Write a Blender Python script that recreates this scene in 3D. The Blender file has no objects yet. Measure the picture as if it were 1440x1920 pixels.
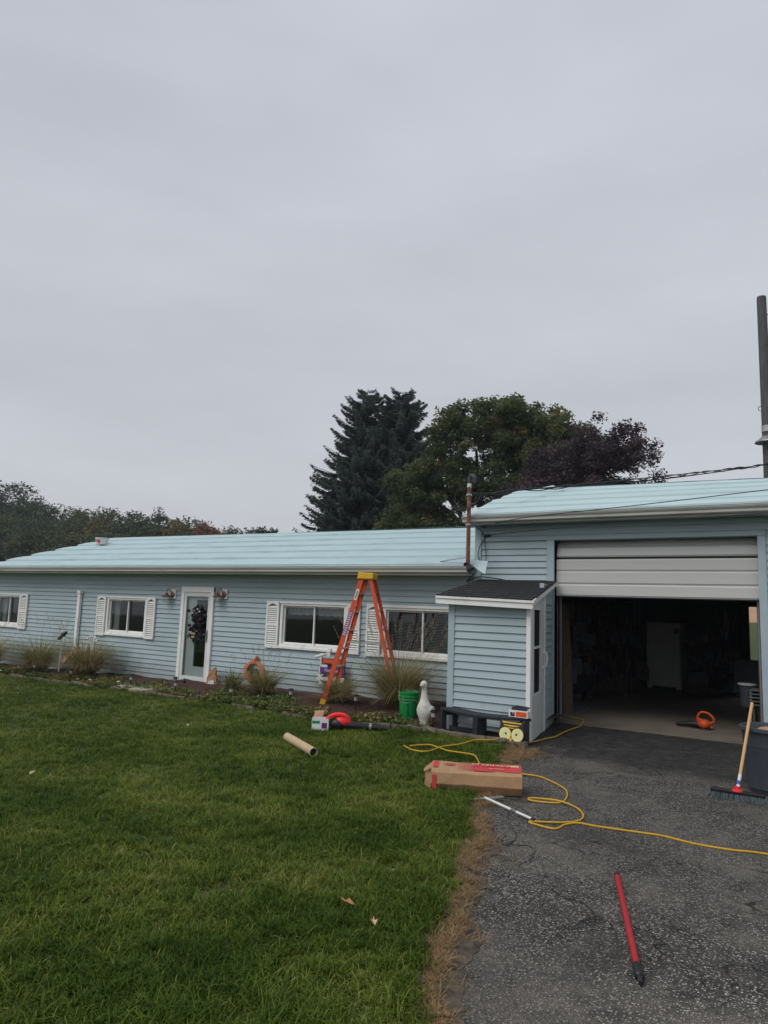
import bpy, bmesh, math, random
import numpy as np
from mathutils import Vector, Matrix
random.seed(7); rng = np.random.default_rng(7)
R = math.radians
S = bpy.context.scene
COL = S.collection

# ------------------------------------------------------------------ camera, sky, sun, exposure
cam_d = bpy.data.cameras.new('camera'); cam = bpy.data.objects.new('camera', cam_d); COL.objects.link(cam); S.camera = cam
cam_d.sensor_fit = 'VERTICAL'; cam_d.sensor_height = 36.0; cam_d.sensor_width = 27.0; cam_d.lens = 24.956
cam_d.clip_start = 0.05; cam_d.clip_end = 2000
RT, UP, FW = Vector((.8419, .5385, .0359)), Vector((.0428, -.133, .9902)), Vector((-.538, .8321, .135))
mw = Matrix((RT, UP, -FW)).transposed().to_4x4(); mw.translation = (0, -10.822, 1.6); cam.matrix_world = mw

SUN_EL, SUN_AZ = R(50), R(196)      # azimuth clockwise from +Y (behind the camera, a little to its left)
w = bpy.data.worlds.new('World'); S.world = w; w.use_nodes = True
nt = w.node_tree; nt.nodes.clear(); N = nt.nodes.new; L = nt.links.new
out = N('ShaderNodeOutputWorld'); bg = N('ShaderNodeBackground'); bg.inputs[1].default_value = 0.1; L(bg.outputs[0], out.inputs[0])
sky = N('ShaderNodeTexSky'); sky.sky_type = 'NISHITA'; sky.sun_disc = False; sky.sun_elevation = SUN_EL; sky.sun_rotation = SUN_AZ; sky.dust_density = 4
hsv = N('ShaderNodeHueSaturation'); hsv.inputs['Saturation'].default_value = .35; L(sky.outputs[0], hsv.inputs['Color'])
tc = N('ShaderNodeTexCoord'); sep = N('ShaderNodeSeparateXYZ'); L(tc.outputs['Generated'], sep.inputs[0])
ramp = N('ShaderNodeValToRGB'); L(sep.outputs['Z'], ramp.inputs[0])   # overcast deck: paler at the horizon, even grey above
e = ramp.color_ramp.elements; e[0].position = 0.0; e[0].color = (.60, .612, .64, 1); e[1].position = 1.0; e[1].color = (.56, .595, .665, 1)
for p, c in ((.15, (.555, .575, .62, 1)), (.35, (.545, .57, .625, 1)), (.6, (.535, .565, .635, 1))):
    q = e.new(p); q.color = c
mp = N('ShaderNodeMapping'); mp.inputs['Scale'].default_value = (1.2, 1.2, 4.5); L(tc.outputs['Generated'], mp.inputs[0])
cl = N('ShaderNodeTexNoise'); cl.inputs['Scale'].default_value = 1.6; cl.inputs['Detail'].default_value = 5; cl.inputs['Roughness'].default_value = .5; L(mp.outputs[0], cl.inputs['Vector'])
mr = N('ShaderNodeMapRange'); mr.inputs[1].default_value = .3; mr.inputs[2].default_value = .7; mr.inputs[3].default_value = 9.7; mr.inputs[4].default_value = 11.5; L(cl.outputs[0], mr.inputs[0])
vm = N('ShaderNodeVectorMath'); vm.operation = 'SCALE'; L(ramp.outputs[0], vm.inputs[0]); L(mr.outputs[0], vm.inputs['Scale'])
mx = N('ShaderNodeMixRGB'); mx.inputs[0].default_value = .93; L(hsv.outputs[0], mx.inputs[1]); L(vm.outputs[0], mx.inputs[2]); L(mx.outputs[0], bg.inputs[0])

sd = bpy.data.lights.new('sun', 'SUN'); so = bpy.data.objects.new('sun', sd); COL.objects.link(so)
sd.energy = 1.5; sd.angle = R(36); sd.color = (1, .975, .94)
sv = Vector((math.sin(SUN_AZ) * math.cos(SUN_EL), math.cos(SUN_AZ) * math.cos(SUN_EL), math.sin(SUN_EL)))
so.rotation_euler = sv.to_track_quat('Z', 'Y').to_euler(); so.location = sv * 60
S.view_settings.view_transform = 'Standard'; S.view_settings.look = 'None'; S.view_settings.exposure = 0.0; S.view_settings.gamma = 1.0
S.view_settings.use_curve_mapping = False
try: S.cycles.use_denoising = True; S.cycles.max_bounces = 6; S.cycles.transparent_max_bounces = 12; S.cycles.caustics_refractive = False; S.cycles.caustics_reflective = False
except Exception: pass

# ------------------------------------------------------------------ materials
MAT = {}
def mat(name, col, rough=.6, var=.12, vscale=6., bump=0., bscale=40., metal=0., col2=None, c2scale=3., c2lo=.5, c2hi=.65, spec=.35, coord='pos', stretch=(1, 1, 1)):
    """Principled material whose colour wanders a little (noise in metres) with an optional second colour in patches and fine relief."""
    m = bpy.data.materials.new(name); m.use_nodes = True; t = m.node_tree; n = t.nodes.new; l = t.links.new
    p = t.nodes['Principled BSDF']; p.inputs['Roughness'].default_value = rough; p.inputs['Metallic'].default_value = metal
    p.inputs['Specular IOR Level'].default_value = spec
    if coord == 'pos': g = n('ShaderNodeNewGeometry'); v = g.outputs['Position']
    else: g = n('ShaderNodeTexCoord'); v = g.outputs['Object']
    ms = n('ShaderNodeMapping'); ms.inputs['Scale'].default_value = stretch; l(v, ms.inputs[0]); v = ms.outputs[0]
    a = n('ShaderNodeTexNoise'); a.inputs['Scale'].default_value = vscale; a.inputs['Detail'].default_value = 6; l(v, a.inputs['Vector'])
    r = n('ShaderNodeMapRange'); r.inputs[1].default_value = .25; r.inputs[2].default_value = .75; r.inputs[3].default_value = 1 - var; r.inputs[4].default_value = 1 + var; l(a.outputs[0], r.inputs[0])
    c = n('ShaderNodeRGB'); c.outputs[0].default_value = (*col, 1); o = c.outputs[0]
    if col2:
        b = n('ShaderNodeTexNoise'); b.inputs['Scale'].default_value = c2scale; b.inputs['Detail'].default_value = 8; b.inputs['Roughness'].default_value = .6; l(v, b.inputs['Vector'])
        br = n('ShaderNodeMapRange'); br.inputs[1].default_value = c2lo; br.inputs[2].default_value = c2hi; l(b.outputs[0], br.inputs[0])
        x = n('ShaderNodeMixRGB'); l(br.outputs[0], x.inputs[0]); l(o, x.inputs[1]); x.inputs[2].default_value = (*col2, 1); o = x.outputs[0]
    s = n('ShaderNodeVectorMath'); s.operation = 'SCALE'; l(o, s.inputs[0]); l(r.outputs[0], s.inputs['Scale']); l(s.outputs[0], p.inputs['Base Color'])
    if bump:
        d = n('ShaderNodeTexNoise'); d.inputs['Scale'].default_value = bscale; d.inputs['Detail'].default_value = 4; l(v, d.inputs['Vector'])
        bp = n('ShaderNodeBump'); bp.inputs['Strength'].default_value = bump; bp.inputs['Distance'].default_value = .01; l(d.outputs[0], bp.inputs['Height']); l(bp.outputs[0], p.inputs['Normal'])
    MAT[name] = m; return m

def attr_mat(name, tint, rough=.6, trans=.25, noise=None, spec=.2):
    """Foliage: colour per leaf or blade from the 'tone' attribute (0..1) through a ramp, some light passing through."""
    m = bpy.data.materials.new(name); m.use_nodes = True; t = m.node_tree; n = t.nodes.new; l = t.links.new
    p = t.nodes['Principled BSDF']; p.inputs['Roughness'].default_value = rough; p.inputs['Specular IOR Level'].default_value = spec
    a = n('ShaderNodeAttribute'); a.attribute_name = 'tone'; v = a.outputs['Fac']
    if noise:
        g = n('ShaderNodeNewGeometry'); z = n('ShaderNodeTexNoise'); z.inputs['Scale'].default_value = noise[0]; z.inputs['Detail'].default_value = 5; z.inputs['Roughness'].default_value = .65; l(g.outputs['Position'], z.inputs['Vector'])
        r = n('ShaderNodeMapRange'); r.inputs[1].default_value = .3; r.inputs[2].default_value = .7; r.inputs[3].default_value = -noise[1]; r.inputs[4].default_value = noise[1]; l(z.outputs[0], r.inputs[0])
        ad = n('ShaderNodeMath'); ad.operation = 'ADD'; l(v, ad.inputs[0]); l(r.outputs[0], ad.inputs[1]); v = ad.outputs[0]
    cr = n('ShaderNodeValToRGB'); l(v, cr.inputs[0]); es = cr.color_ramp.elements
    es[0].position, es[0].color = tint[0][0], (*tint[0][1], 1); es[1].position, es[1].color = tint[-1][0], (*tint[-1][1], 1)
    for ps, c in tint[1:-1]: q = es.new(ps); q.color = (*c, 1)
    l(cr.outputs[0], p.inputs['Base Color'])
    tr = n('ShaderNodeBsdfTranslucent'); l(cr.outputs[0], tr.inputs[0]); mxs = n('ShaderNodeMixShader'); mxs.inputs[0].default_value = trans
    l(p.outputs[0], mxs.inputs[1]); l(tr.outputs[0], mxs.inputs[2]); l(mxs.outputs[0], t.nodes['Material Output'].inputs[0])
    MAT[name] = m; return m

def glass_mat(name, tint=(.82, .86, .86), spec=1.5):
    m = bpy.data.materials.new(name); m.use_nodes = True; t = m.node_tree; t.nodes.clear(); n = t.nodes.new; l = t.links.new
    o = n('ShaderNodeOutputMaterial'); a = n('ShaderNodeBsdfTransparent'); a.inputs[0].default_value = (*tint, 1); g = n('ShaderNodeBsdfGlossy'); g.inputs['Roughness'].default_value = .03
    f = n('ShaderNodeFresnel'); ge = n('ShaderNodeNewGeometry'); io = n('ShaderNodeMapRange'); io.inputs[3].default_value = spec; io.inputs[4].default_value = 1 / spec; l(ge.outputs['Backfacing'], io.inputs[0]); l(io.outputs[0], f.inputs[0]); x = n('ShaderNodeMixShader'); l(f.outputs[0], x.inputs[0]); l(a.outputs[0], x.inputs[1]); l(g.outputs[0], x.inputs[2]); l(x.outputs[0], o.inputs[0])
    MAT[name] = m; return m

mat('siding', (.385, .470, .500), .55, .07, 3, .25, 60, col2=(.30, .38, .395), c2scale=1.1, c2lo=.5, c2hi=.8, stretch=(.4, 1, 2))
mat('siding_trim', (.37, .452, .482), .5, .06, 4)
mat('white_vinyl', (.80, .80, .77), .45, .07, 5, col2=(.55, .53, .47), c2scale=4, c2lo=.58, c2hi=.85)
mat('white_door', (.66, .68, .65), .4, .05, 5)
mat('gutter', (.52, .52, .48), .4, .12, 3, col2=(.33, .31, .27), c2scale=5, c2lo=.52, c2hi=.8, stretch=(.3, 1, 3))
mat('drip_wood', (.26, .2, .15), .85, .4, 9, .5, 30, col2=(.5, .48, .44), c2scale=4, c2lo=.45, c2hi=.55, stretch=(.4, 1, 1))
mat('underlay', (.42, .545, .56), .5, .07, 3.5, .2, 18, col2=(.31, .41, .425), c2scale=2.2, c2lo=.52, c2hi=.82, stretch=(.5, 1, 1))
mat('underlay_pale', (.47, .60, .605), .5, .05, 2, .12, 25, col2=(.42, .54, .55), c2scale=1.6, c2lo=.5, c2hi=.75, stretch=(.4, 1, 1))
mat('shingle', (.014, .014, .016), .9, .4, 30, .6, 160, col2=(.034, .032, .034), c2scale=25, c2lo=.45, c2hi=.7)
mat('doorpanel', (.56, .56, .53), .5, .06, 3, col2=(.47, .46, .42), c2scale=3, c2lo=.55, c2hi=.8, stretch=(.3, 1, 2))
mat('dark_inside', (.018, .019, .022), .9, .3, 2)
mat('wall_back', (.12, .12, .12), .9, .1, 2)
mat('concrete', (.165, .14, .108), .85, .25, 4, .3, 90, col2=(.11, .098, .08), c2scale=2, c2lo=.45, c2hi=.7)
mat('black_paint', (.018, .021, .028), .55, .2, 10, .2, 60)
mat('black_plastic', (.014, .014, .016), .4, .15, 20)
mat('rust', (.2, .075, .045), .8, .4, 14, .4, 60, col2=(.36, .26, .22), c2scale=12, c2lo=.5, c2hi=.68)
mat('steel_grey', (.28, .28, .28), .4, .15, 20, metal=.6)
mat('wire', (.02, .02, .025), .6, .1)
mat('wood_pole', (.09, .088, .092), .9, .3, 8, .6, 30, col2=(.07, .065, .06), c2scale=6, stretch=(6, 6, .5))
mat('orange_rail', (.62, .085, .025), .45, .1, 15, col2=(.42, .055, .02), c2scale=10, c2lo=.55, c2hi=.8)
mat('yellow_plastic', (.72, .42, .03), .45, .1, 20)
mat('alu', (.42, .42, .41), .4, .12, 20, metal=.75)
mat('green_bucket', (.012, .27, .07), .35, .1, 10)
mat('goose', (.62, .61, .55), .75, .18, 14, .5, 40, col2=(.3, .28, .22), c2scale=9, c2lo=.58, c2hi=.72)
mat('orange_box', (.72, .09, .02), .5, .05)
mat('white_card', (.7, .7, .69), .6, .06)
mat('card', (.40, .245, .13), .85, .14, 9, .15, 50, coord='obj', col2=(.33, .19, .10), c2scale=5, c2lo=.5, c2hi=.8)
mat('card_pale', (.5, .37, .23), .85, .1, 12)
mat('print_red', (.52, .05, .055), .75, .1, 15)
mat('print_cream', (.62, .45, .27), .8, .05)
mat('cord', (.56, .32, .02), .5, .12, 25)
mat('red_pole', (.42, .012, .02), .35, .12, 15)
mat('red_blower', (.75, .03, .035), .35, .08, 10)
mat('orange_tool', (.55, .075, .012), .45, .12, 10)
mat('owl_yellow', (.72, .45, .05), .6, .06); mat('owl_eye', (.74, .72, .36), .6, .05); mat('purple', (.12, .02, .2), .5, .1)
mat('pumpkin', (.58, .17, .06), .65, .15, 12)
mat('pumpkin_dark', (.03, .022, .02), .7, .1)
mat('skin_white', (.68, .68, .64), .6, .1, 12)
mat('copper', (.2, .09, .06), .45, .25, 18, metal=.5)
mat('bin', (.05, .058, .072), .55, .15, 8)
mat('broom_wood', (.62, .38, .17), .5, .1, 20, stretch=(8, 8, 1))
mat('bristle', (.10, .125, .135), .8, .35, 60)
mat('blue_print', (.08, .1, .42), .5, .1)
mat('mulch', (.085, .040, .026), .95, .45, 18, .9, 45, col2=(.03, .017, .014), c2scale=20, c2lo=.4, c2hi=.65)
mat('brick', (.2, .155, .13), .9, .3, 10, .5, 50)
mat('stone_step', (.34, .31, .25), .9, .2, 8, .5, 40)
mat('bark', (.07, .055, .045), .95, .3, 8, .6, 20)
mat('field', (.40, .24, .13), .95, .12, .35)
mat('paper_bag', (.36, .19, .10), .85, .2, 14)
mat('curtain', (.45, .46, .45), .8, .1, 10); mat('blind', (.2, .2, .2), .5, .1, 10)
mat('carpet', (.09, .065, .045), .95, .2, 10)
mat('fridge', (.42, .43, .39), .4, .06, 4)
mat('leaf_brown', (.34, .17, .07), .8, .2, 30); mat('leaf_pale', (.55, .40, .22), .8, .15, 30)
mat('redwhite', (.55, .16, .1), .75, .3, 8, col2=(.62, .58, .52), c2scale=13, c2lo=.5, c2hi=.56)
mat('lamp_lens', (.35, .36, .36), .2, .1, 20)
mat('crow', (.012, .014, .022), .5, .1); mat('tan', (.45, .32, .15), .7, .1); mat('clear_plastic', (.6, .6, .6), .3, .05)
mat('dark_reflection', (.018, .02, .023), .9, .15, 30, spec=.08)  # matte dark colour standing in for a dark reflection in the porch door glass
mat('clutter_brown', (.07, .05, .035), .8, .2); mat('clutter_grey', (.07, .07, .07), .7, .2)
glass_mat('glass'); glass_mat('lamp_glass', (.9, .9, .88), 1.45)
attr_mat('grass', [(0, (.024, .050, .005)), (.28, (.066, .118, .012)), (.52, (.140, .194, .024)), (.76, (.27, .275, .065)), (1, (.44, .37, .18))], .5, .28, (1.0, .28), .1)
attr_mat('straw', [(0, (.12, .075, .04)), (.5, (.31, .195, .095)), (.9, (.46, .32, .18)), (1, (.14, .16, .05))], .8, .2)
attr_mat('cover', [(0, (.035, .06, .022)), (.45, (.08, .125, .035)), (.75, (.20, .21, .06)), (1, (.34, .21, .09))], .6, .25, (2.5, .28))
attr_mat('orn_grass', [(0, (.09, .13, .035)), (.45, (.22, .21, .075)), (.75, (.42, .34, .17)), (1, (.54, .41, .26))], .7, .4)
attr_mat('plume', [(0, (.30, .21, .14)), (1, (.50, .39, .28))], .9, .3)
attr_mat('spruce', [(0, (.058, .084, .082)), (.6, (.096, .128, .118)), (1, (.12, .15, .12))], .7, .35)
attr_mat('maple', [(0, (.060, .090, .045)), (.5, (.108, .145, .062)), (.85, (.19, .195, .07)), (1, (.30, .21, .08))], .6, .5)
attr_mat('plum', [(0, (.045, .033, .043)), (.6, (.085, .060, .075)), (1, (.14, .095, .10))], .6, .35)
attr_mat('wood_leaf', [(0, (.034, .058, .036)), (.5, (.066, .096, .048)), (.8, (.115, .125, .05)), (1, (.20, .14, .06))], .7, .35)
attr_mat('leaf_yellowish', [(0, (.12, .11, .045)), (1, (.24, .18, .07))], .7, .2)
attr_mat('leaf_russet', [(0, (.15, .075, .05)), (1, (.30, .13, .075))], .7, .2)
attr_mat('leaf_lime', [(0, (.09, .12, .035)), (1, (.19, .21, .06))], .7, .2)

def splash(m):                                   # mud splashed up the lowest boards
    t = m.node_tree; n = t.nodes.new; l = t.links.new; p = t.nodes['Principled BSDF']; src = p.inputs['Base Color'].links[0].from_socket
    g = n('ShaderNodeNewGeometry'); sp = n('ShaderNodeSeparateXYZ'); l(g.outputs['Position'], sp.inputs[0]); a = n('ShaderNodeTexNoise'); a.inputs['Scale'].default_value = 5; a.inputs['Detail'].default_value = 8; a.inputs['Roughness'].default_value = .7; l(g.outputs['Position'], a.inputs['Vector'])
    ad = n('ShaderNodeMath'); ad.operation = 'MULTIPLY_ADD'; l(a.outputs[0], ad.inputs[0]); ad.inputs[1].default_value = -.9; l(sp.outputs['Z'], ad.inputs[2])
    r = n('ShaderNodeMapRange'); r.inputs[1].default_value = -.10; r.inputs[2].default_value = -.55; r.inputs[4].default_value = .42; l(ad.outputs[0], r.inputs[0]); x = n('ShaderNodeMixRGB'); l(r.outputs[0], x.inputs[0]); l(src, x.inputs[1]); x.inputs[2].default_value = (.17, .155, .13, 1); l(x.outputs[0], p.inputs['Base Color'])
splash(MAT['siding']); splash(MAT['siding_trim'])
def asphalt():
    m = bpy.data.materials.new('asphalt'); m.use_nodes = True; t = m.node_tree; n = t.nodes.new; l = t.links.new; p = t.nodes['Principled BSDF']
    g = n('ShaderNodeNewGeometry'); P = g.outputs['Position']
    def noise(sc, det=6, ro=.6):
        a = n('ShaderNodeTexNoise'); a.inputs['Scale'].default_value = sc; a.inputs['Detail'].default_value = det; a.inputs['Roughness'].default_value = ro; l(P, a.inputs['Vector']); return a.outputs[0]
    def rng_(v, a, b, c=0., d=1.):
        r = n('ShaderNodeMapRange'); r.inputs[1].default_value = a; r.inputs[2].default_value = b; r.inputs[3].default_value = c; r.inputs[4].default_value = d; l(v, r.inputs[0]); return r.outputs[0]
    def mix(f, a, b):
        x = n('ShaderNodeMixRGB'); l(f, x.inputs[0])
        for i, c in ((1, a), (2, b)):
            if isinstance(c, tuple): x.inputs[i].default_value = (*c, 1)
            else: l(c, x.inputs[i])
        return x.outputs[0]
    def op(o, a, b):
        x = n('ShaderNodeMath'); x.operation = o
        for i, c in ((0, a), (1, b)):
            if isinstance(c, (int, float)): x.inputs[i].default_value = c
            else: l(c, x.inputs[i])
        return x.outputs[0]
    vo = n('ShaderNodeTexVoronoi'); vo.inputs['Scale'].default_value = 88; vo.inputs['Randomness'].default_value = 1; l(P, vo.inputs['Vector'])
    cs = n('ShaderNodeSeparateColor'); l(vo.outputs['Color'], cs.inputs[0])
    stone = mix(op('POWER', cs.outputs[0], 1.8), (.040, .037, .034), (.50, .465, .41))               # each aggregate stone has its own grey
    bare = op('MULTIPLY', rng_(vo.outputs['Distance'], .66, .40), rng_(cs.outputs[1], .12, .2))
    worn = rng_(noise(.8), .36, .62)                                                # worn paths show more stone
    base = mix(rng_(noise(9), .35, .65), (.018, .017, .016), (.070, .064, .056))
    c = mix(op('MULTIPLY', bare, rng_(worn, 0, 1, .55, 1.0)), base, stone)
    dust = mix(rng_(noise(1.1, 9, .7), .46, .66, 0, .62), c, (.20, .178, .148)); c = dust
    patch = rng_(noise(1.2, 7), .55, .68, 0, .6); c = mix(patch, c, (.050, .047, .043))   # sealed repairs
    sp = n('ShaderNodeSeparateXYZ'); l(P, sp.inputs[0])
    ap = op('ADD', sp.outputs['Y'], op('MULTIPLY', noise(2.0), .9)); seal = rng_(ap, -2.25, -1.95)  # newer black strip along the garage
    c = mix(op('MULTIPLY', seal, rng_(noise(7), .3, .62, 1, .62)), c, (.013, .013, .014))
    cr = n('ShaderNodeTexVoronoi'); cr.feature = 'DISTANCE_TO_EDGE'; cr.inputs['Scale'].default_value = .75
    wv = n('ShaderNodeVectorMath'); wv.operation = 'ADD'; l(P, wv.inputs[0]); wn = n('ShaderNodeTexNoise'); wn.inputs['Scale'].default_value = 3; wn.inputs['Detail'].default_value = 6; l(P, wn.inputs['Vector']); l(wn.outputs['Color'], wv.inputs[1]); l(wv.outputs[0], cr.inputs['Vector'])
    crack = op('MULTIPLY', rng_(cr.outputs['Distance'], .010, .003), rng_(noise(.6, 3), .45, .55)); c = mix(op('MULTIPLY', crack, .85), c, (.010, .010, .010))
    l(c, p.inputs['Base Color']); p.inputs['Roughness'].default_value = .85; p.inputs['Specular IOR Level'].default_value = .3
    h = op('ADD', op('MULTIPLY', bare, op('SUBTRACT', 1.0, op('MULTIPLY', seal, .6))), op('MULTIPLY', crack, -2.0))
    b = n('ShaderNodeBump'); b.inputs['Strength'].default_value = 1.0; b.inputs['Distance'].default_value = .010; l(h, b.inputs['Height']); l(b.outputs[0], p.inputs['Normal'])
    MAT['asphalt'] = m
asphalt()
mat('edge_dirt', (.105, .082, .060), .95, .4, 14, .9, 70, col2=(.055, .045, .036), c2scale=11, c2lo=.42, c2hi=.6)
mat('lawn_soil', (.044, .066, .014), .95, .35, 5, .6, 30, col2=(.085, .075, .035), c2scale=1.6, c2lo=.55, c2hi=.72)

# ------------------------------------------------------------------ mesh helpers
class B:
    def __init__(s): s.v = []; s.f = []; s.m = []
    def add(s, v, f, mi=0):
        k = len(s.v); s.v += [tuple(p) for p in v]; s.f += [tuple(i + k for i in q) for q in f]; s.m += [mi] * len(f); return s
    def box(s, x0, x1, y0, y1, z0, z1, mi=0):
        return s.add([(x0, y0, z0), (x1, y0, z0), (x1, y1, z0), (x0, y1, z0), (x0, y0, z1), (x1, y0, z1), (x1, y1, z1), (x0, y1, z1)],
                     [(3, 2, 1, 0), (4, 5, 6, 7), (0, 1, 5, 4), (1, 2, 6, 5), (2, 3, 7, 6), (3, 0, 4, 7)], mi)
    def bar(s, a, b, wx, wy, up=(0, 0, 1), mi=0):
        a, b = Vector(a), Vector(b); d = (b - a).normalized(); u = Vector(up)
        if abs(d.dot(u)) > .98: u = Vector((0, 1, 0))
        x = d.cross(u).normalized(); y = x.cross(d).normalized(); P = []
        for c in (a, b):
            for i, j in ((-1, -1), (1, -1), (1, 1), (-1, 1)): P.append(c + x * wx / 2 * i + y * wy / 2 * j)
        return s.add(P, [(3, 2, 1, 0), (4, 5, 6, 7), (0, 1, 5, 4), (1, 2, 6, 5), (2, 3, 7, 6), (3, 0, 4, 7)], mi)
    def tube(s, pts, r, n=8, mi=0, caps=True):
        pts = [Vector(p) for p in pts]; rs = r if isinstance(r, (list, tuple)) else [r] * len(pts); P = []; prev = None
        for i, p in enumerate(pts):
            d = (pts[min(i + 1, len(pts) - 1)] - pts[max(i - 1, 0)]); d = d.normalized() if d.length > 1e-9 else Vector((0, 0, 1))
            if prev is None: u = Vector((0, 0, 1)) if abs(d.z) < .9 else Vector((1, 0, 0))
            else: u = prev
            x = (u - d * u.dot(d)); x = x.normalized() if x.length > 1e-6 else d.orthogonal().normalized(); prev = x; y = d.cross(x)
            for k in range(n):
                a = 2 * math.pi * k / n; P.append(p + (x * math.cos(a) + y * math.sin(a)) * rs[i])
        F = [(i * n + k, i * n + (k + 1) % n, (i + 1) * n + (k + 1) % n, (i + 1) * n + k) for i in range(len(pts) - 1) for k in range(n)]
        if caps: F += [tuple(range(n - 1, -1, -1)), tuple((len(pts) - 1) * n + k for k in range(n))]
        return s.add(P, F, mi)
    def lathe(s, prof, n=20, c=(0, 0, 0), mi=0, sx=1, sy=1):
        P = [(c[0] + r * math.cos(2 * math.pi * k / n) * sx, c[1] + r * math.sin(2 * math.pi * k / n) * sy, c[2] + z) for r, z in prof for k in range(n)]
        F = [(i * n + k, i * n + (k + 1) % n, (i + 1) * n + (k + 1) % n, (i + 1) * n + k) for i in range(len(prof) - 1) for k in range(n)]
        return s.add(P, F, mi)
    def prism(s, poly, y0, y1, mi=0):     # outline in x,z given thickness along y (outline counter-clockwise seen from -y)
        n = len(poly); P = [(x, y0, z) for x, z in poly] + [(x, y1, z) for x, z in poly]
        return s.add(P, [tuple(range(n)), tuple(range(2 * n - 1, n - 1, -1))] + [(k, k + n, (k + 1) % n + n, (k + 1) % n) for k in range(n)], mi)
    def extrude(s, prof, x0, x1, mi=0):   # closed outline in y,z run along x
        n = len(prof); P = [(x0, y, z) for y, z in prof] + [(x1, y, z) for y, z in prof]
        return s.add(P, [tuple(range(n)), tuple(range(2 * n - 1, n - 1, -1))] + [(k, k + n, (k + 1) % n + n, (k + 1) % n) for k in range(n)], mi)
    def ball(s, c, rx, ry, rz, n=12, k=8, mi=0):
        return s.lathe([(max(math.sin(math.pi * i / k), 1e-4), -math.cos(math.pi * i / k)) for i in range(k + 1)], n, (0, 0, 0), mi).warp_last((k + 1) * n, lambda p: (c[0] + p[0] * rx, c[1] + p[1] * ry, c[2] + p[2] * rz))
    def warp_last(s, n, f):
        s.v[-n:] = [f(p) for p in s.v[-n:]]; return s
    def mesh(s, name, mats, smooth=False, fix=True):
        me = bpy.data.meshes.new(name); me.from_pydata(s.v, [], s.f)
        for m in (mats if isinstance(mats, (list, tuple)) else [mats]): me.materials.append(MAT[m])
        if len(set(s.m)) > 1: me.polygons.foreach_set('material_index', s.m)
        if fix:
            bm = bmesh.new(); bm.from_mesh(me); bmesh.ops.recalc_face_normals(bm, faces=bm.faces); bm.to_mesh(me); bm.free()
        if smooth:
            me.polygons.foreach_set('use_smooth', [True] * len(me.polygons)); me.set_sharp_from_angle(angle=R(38))
        me.update(); return me
    def build(s, name, mats, parent=None, smooth=False, fix=True, loc=None, bevel=0):
        return link(name, s.mesh(name, mats, smooth, fix), parent, loc, bevel)
def link(name, data, parent=None, loc=None, bevel=0):
    o = bpy.data.objects.new(name, data); COL.objects.link(o)
    if parent: o.parent = parent
    if loc: o.location = loc
    if bevel:
        b = o.modifiers.new('bevel', 'BEVEL'); b.width = bevel; b.segments = 2; b.limit_method = 'ANGLE'
    return o
def tag(o, label=None, cat=None, group=None, kind=None):
    for k, v in (('label', label), ('category', cat), ('group', group), ('kind', kind)):
        if v: o[k] = v
    return o
def thing(name, label, cat, loc=(0, 0, 0), rz=0, group=None):
    o = link(name, None); o.location = loc; o.rotation_euler = (0, 0, rz); o.empty_display_size = .2
    return tag(o, label, cat, group)
def text(name, body, size, m, parent, loc, rot, sx=1.0, ext=.0006, align='CENTER', shear=0):
    c = bpy.data.curves.new(name, 'FONT'); c.body = body; c.size = size; c.extrude = ext; c.align_x = align; c.align_y = 'CENTER'; c.shear = shear; c.materials.append(MAT[m])
    tmp = bpy.data.objects.new(name, c); COL.objects.link(tmp); bpy.context.view_layer.update(); me = bpy.data.meshes.new_from_object(tmp.evaluated_get(bpy.context.evaluated_depsgraph_get())); bpy.data.objects.remove(tmp); bpy.data.curves.remove(c)
    o = link(name, me, parent, loc); o.rotation_euler = rot; o.scale = (sx, 1, 1); return o
def leaves_mesh(name, m, V, tone, nv):
    """V: (n, nv, 3) corner points of n flat pieces, tone per piece."""
    n = V.shape[0]; me = bpy.data.meshes.new(name); me.vertices.add(n * nv); me.vertices.foreach_set('co', V.reshape(-1).astype(np.float32))
    me.loops.add(n * nv); me.loops.foreach_set('vertex_index', np.arange(n * nv, dtype=np.int32)); me.polygons.add(n)
    me.polygons.foreach_set('loop_start', np.arange(0, n * nv, nv, dtype=np.int32)); me.polygons.foreach_set('loop_total', np.full(n, nv, dtype=np.int32))
    me.update(calc_edges=True); a = me.attributes.new('tone', 'FLOAT', 'FACE'); a.data.foreach_set('value', tone.astype(np.float32)); me.materials.append(MAT[m]); return me
def unit(n):
    v = rng.normal(size=(n, 3)); return v / np.linalg.norm(v, axis=1, keepdims=True)
def smooth_curve(pts, k=6):
    pts = [Vector(p) for p in pts]; o = []
    for i in range(len(pts) - 1):
        p0, p1, p2, p3 = pts[max(i - 1, 0)], pts[i], pts[i + 1], pts[min(i + 2, len(pts) - 1)]
        for j in range(k):
            t = j / k; o.append(.5 * ((2 * p1) + (p2 - p0) * t + (2 * p0 - 5 * p1 + 4 * p2 - p3) * t * t + (3 * p1 - p0 - 3 * p2 + p3) * t ** 3))
    return o + [pts[-1]]

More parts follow.
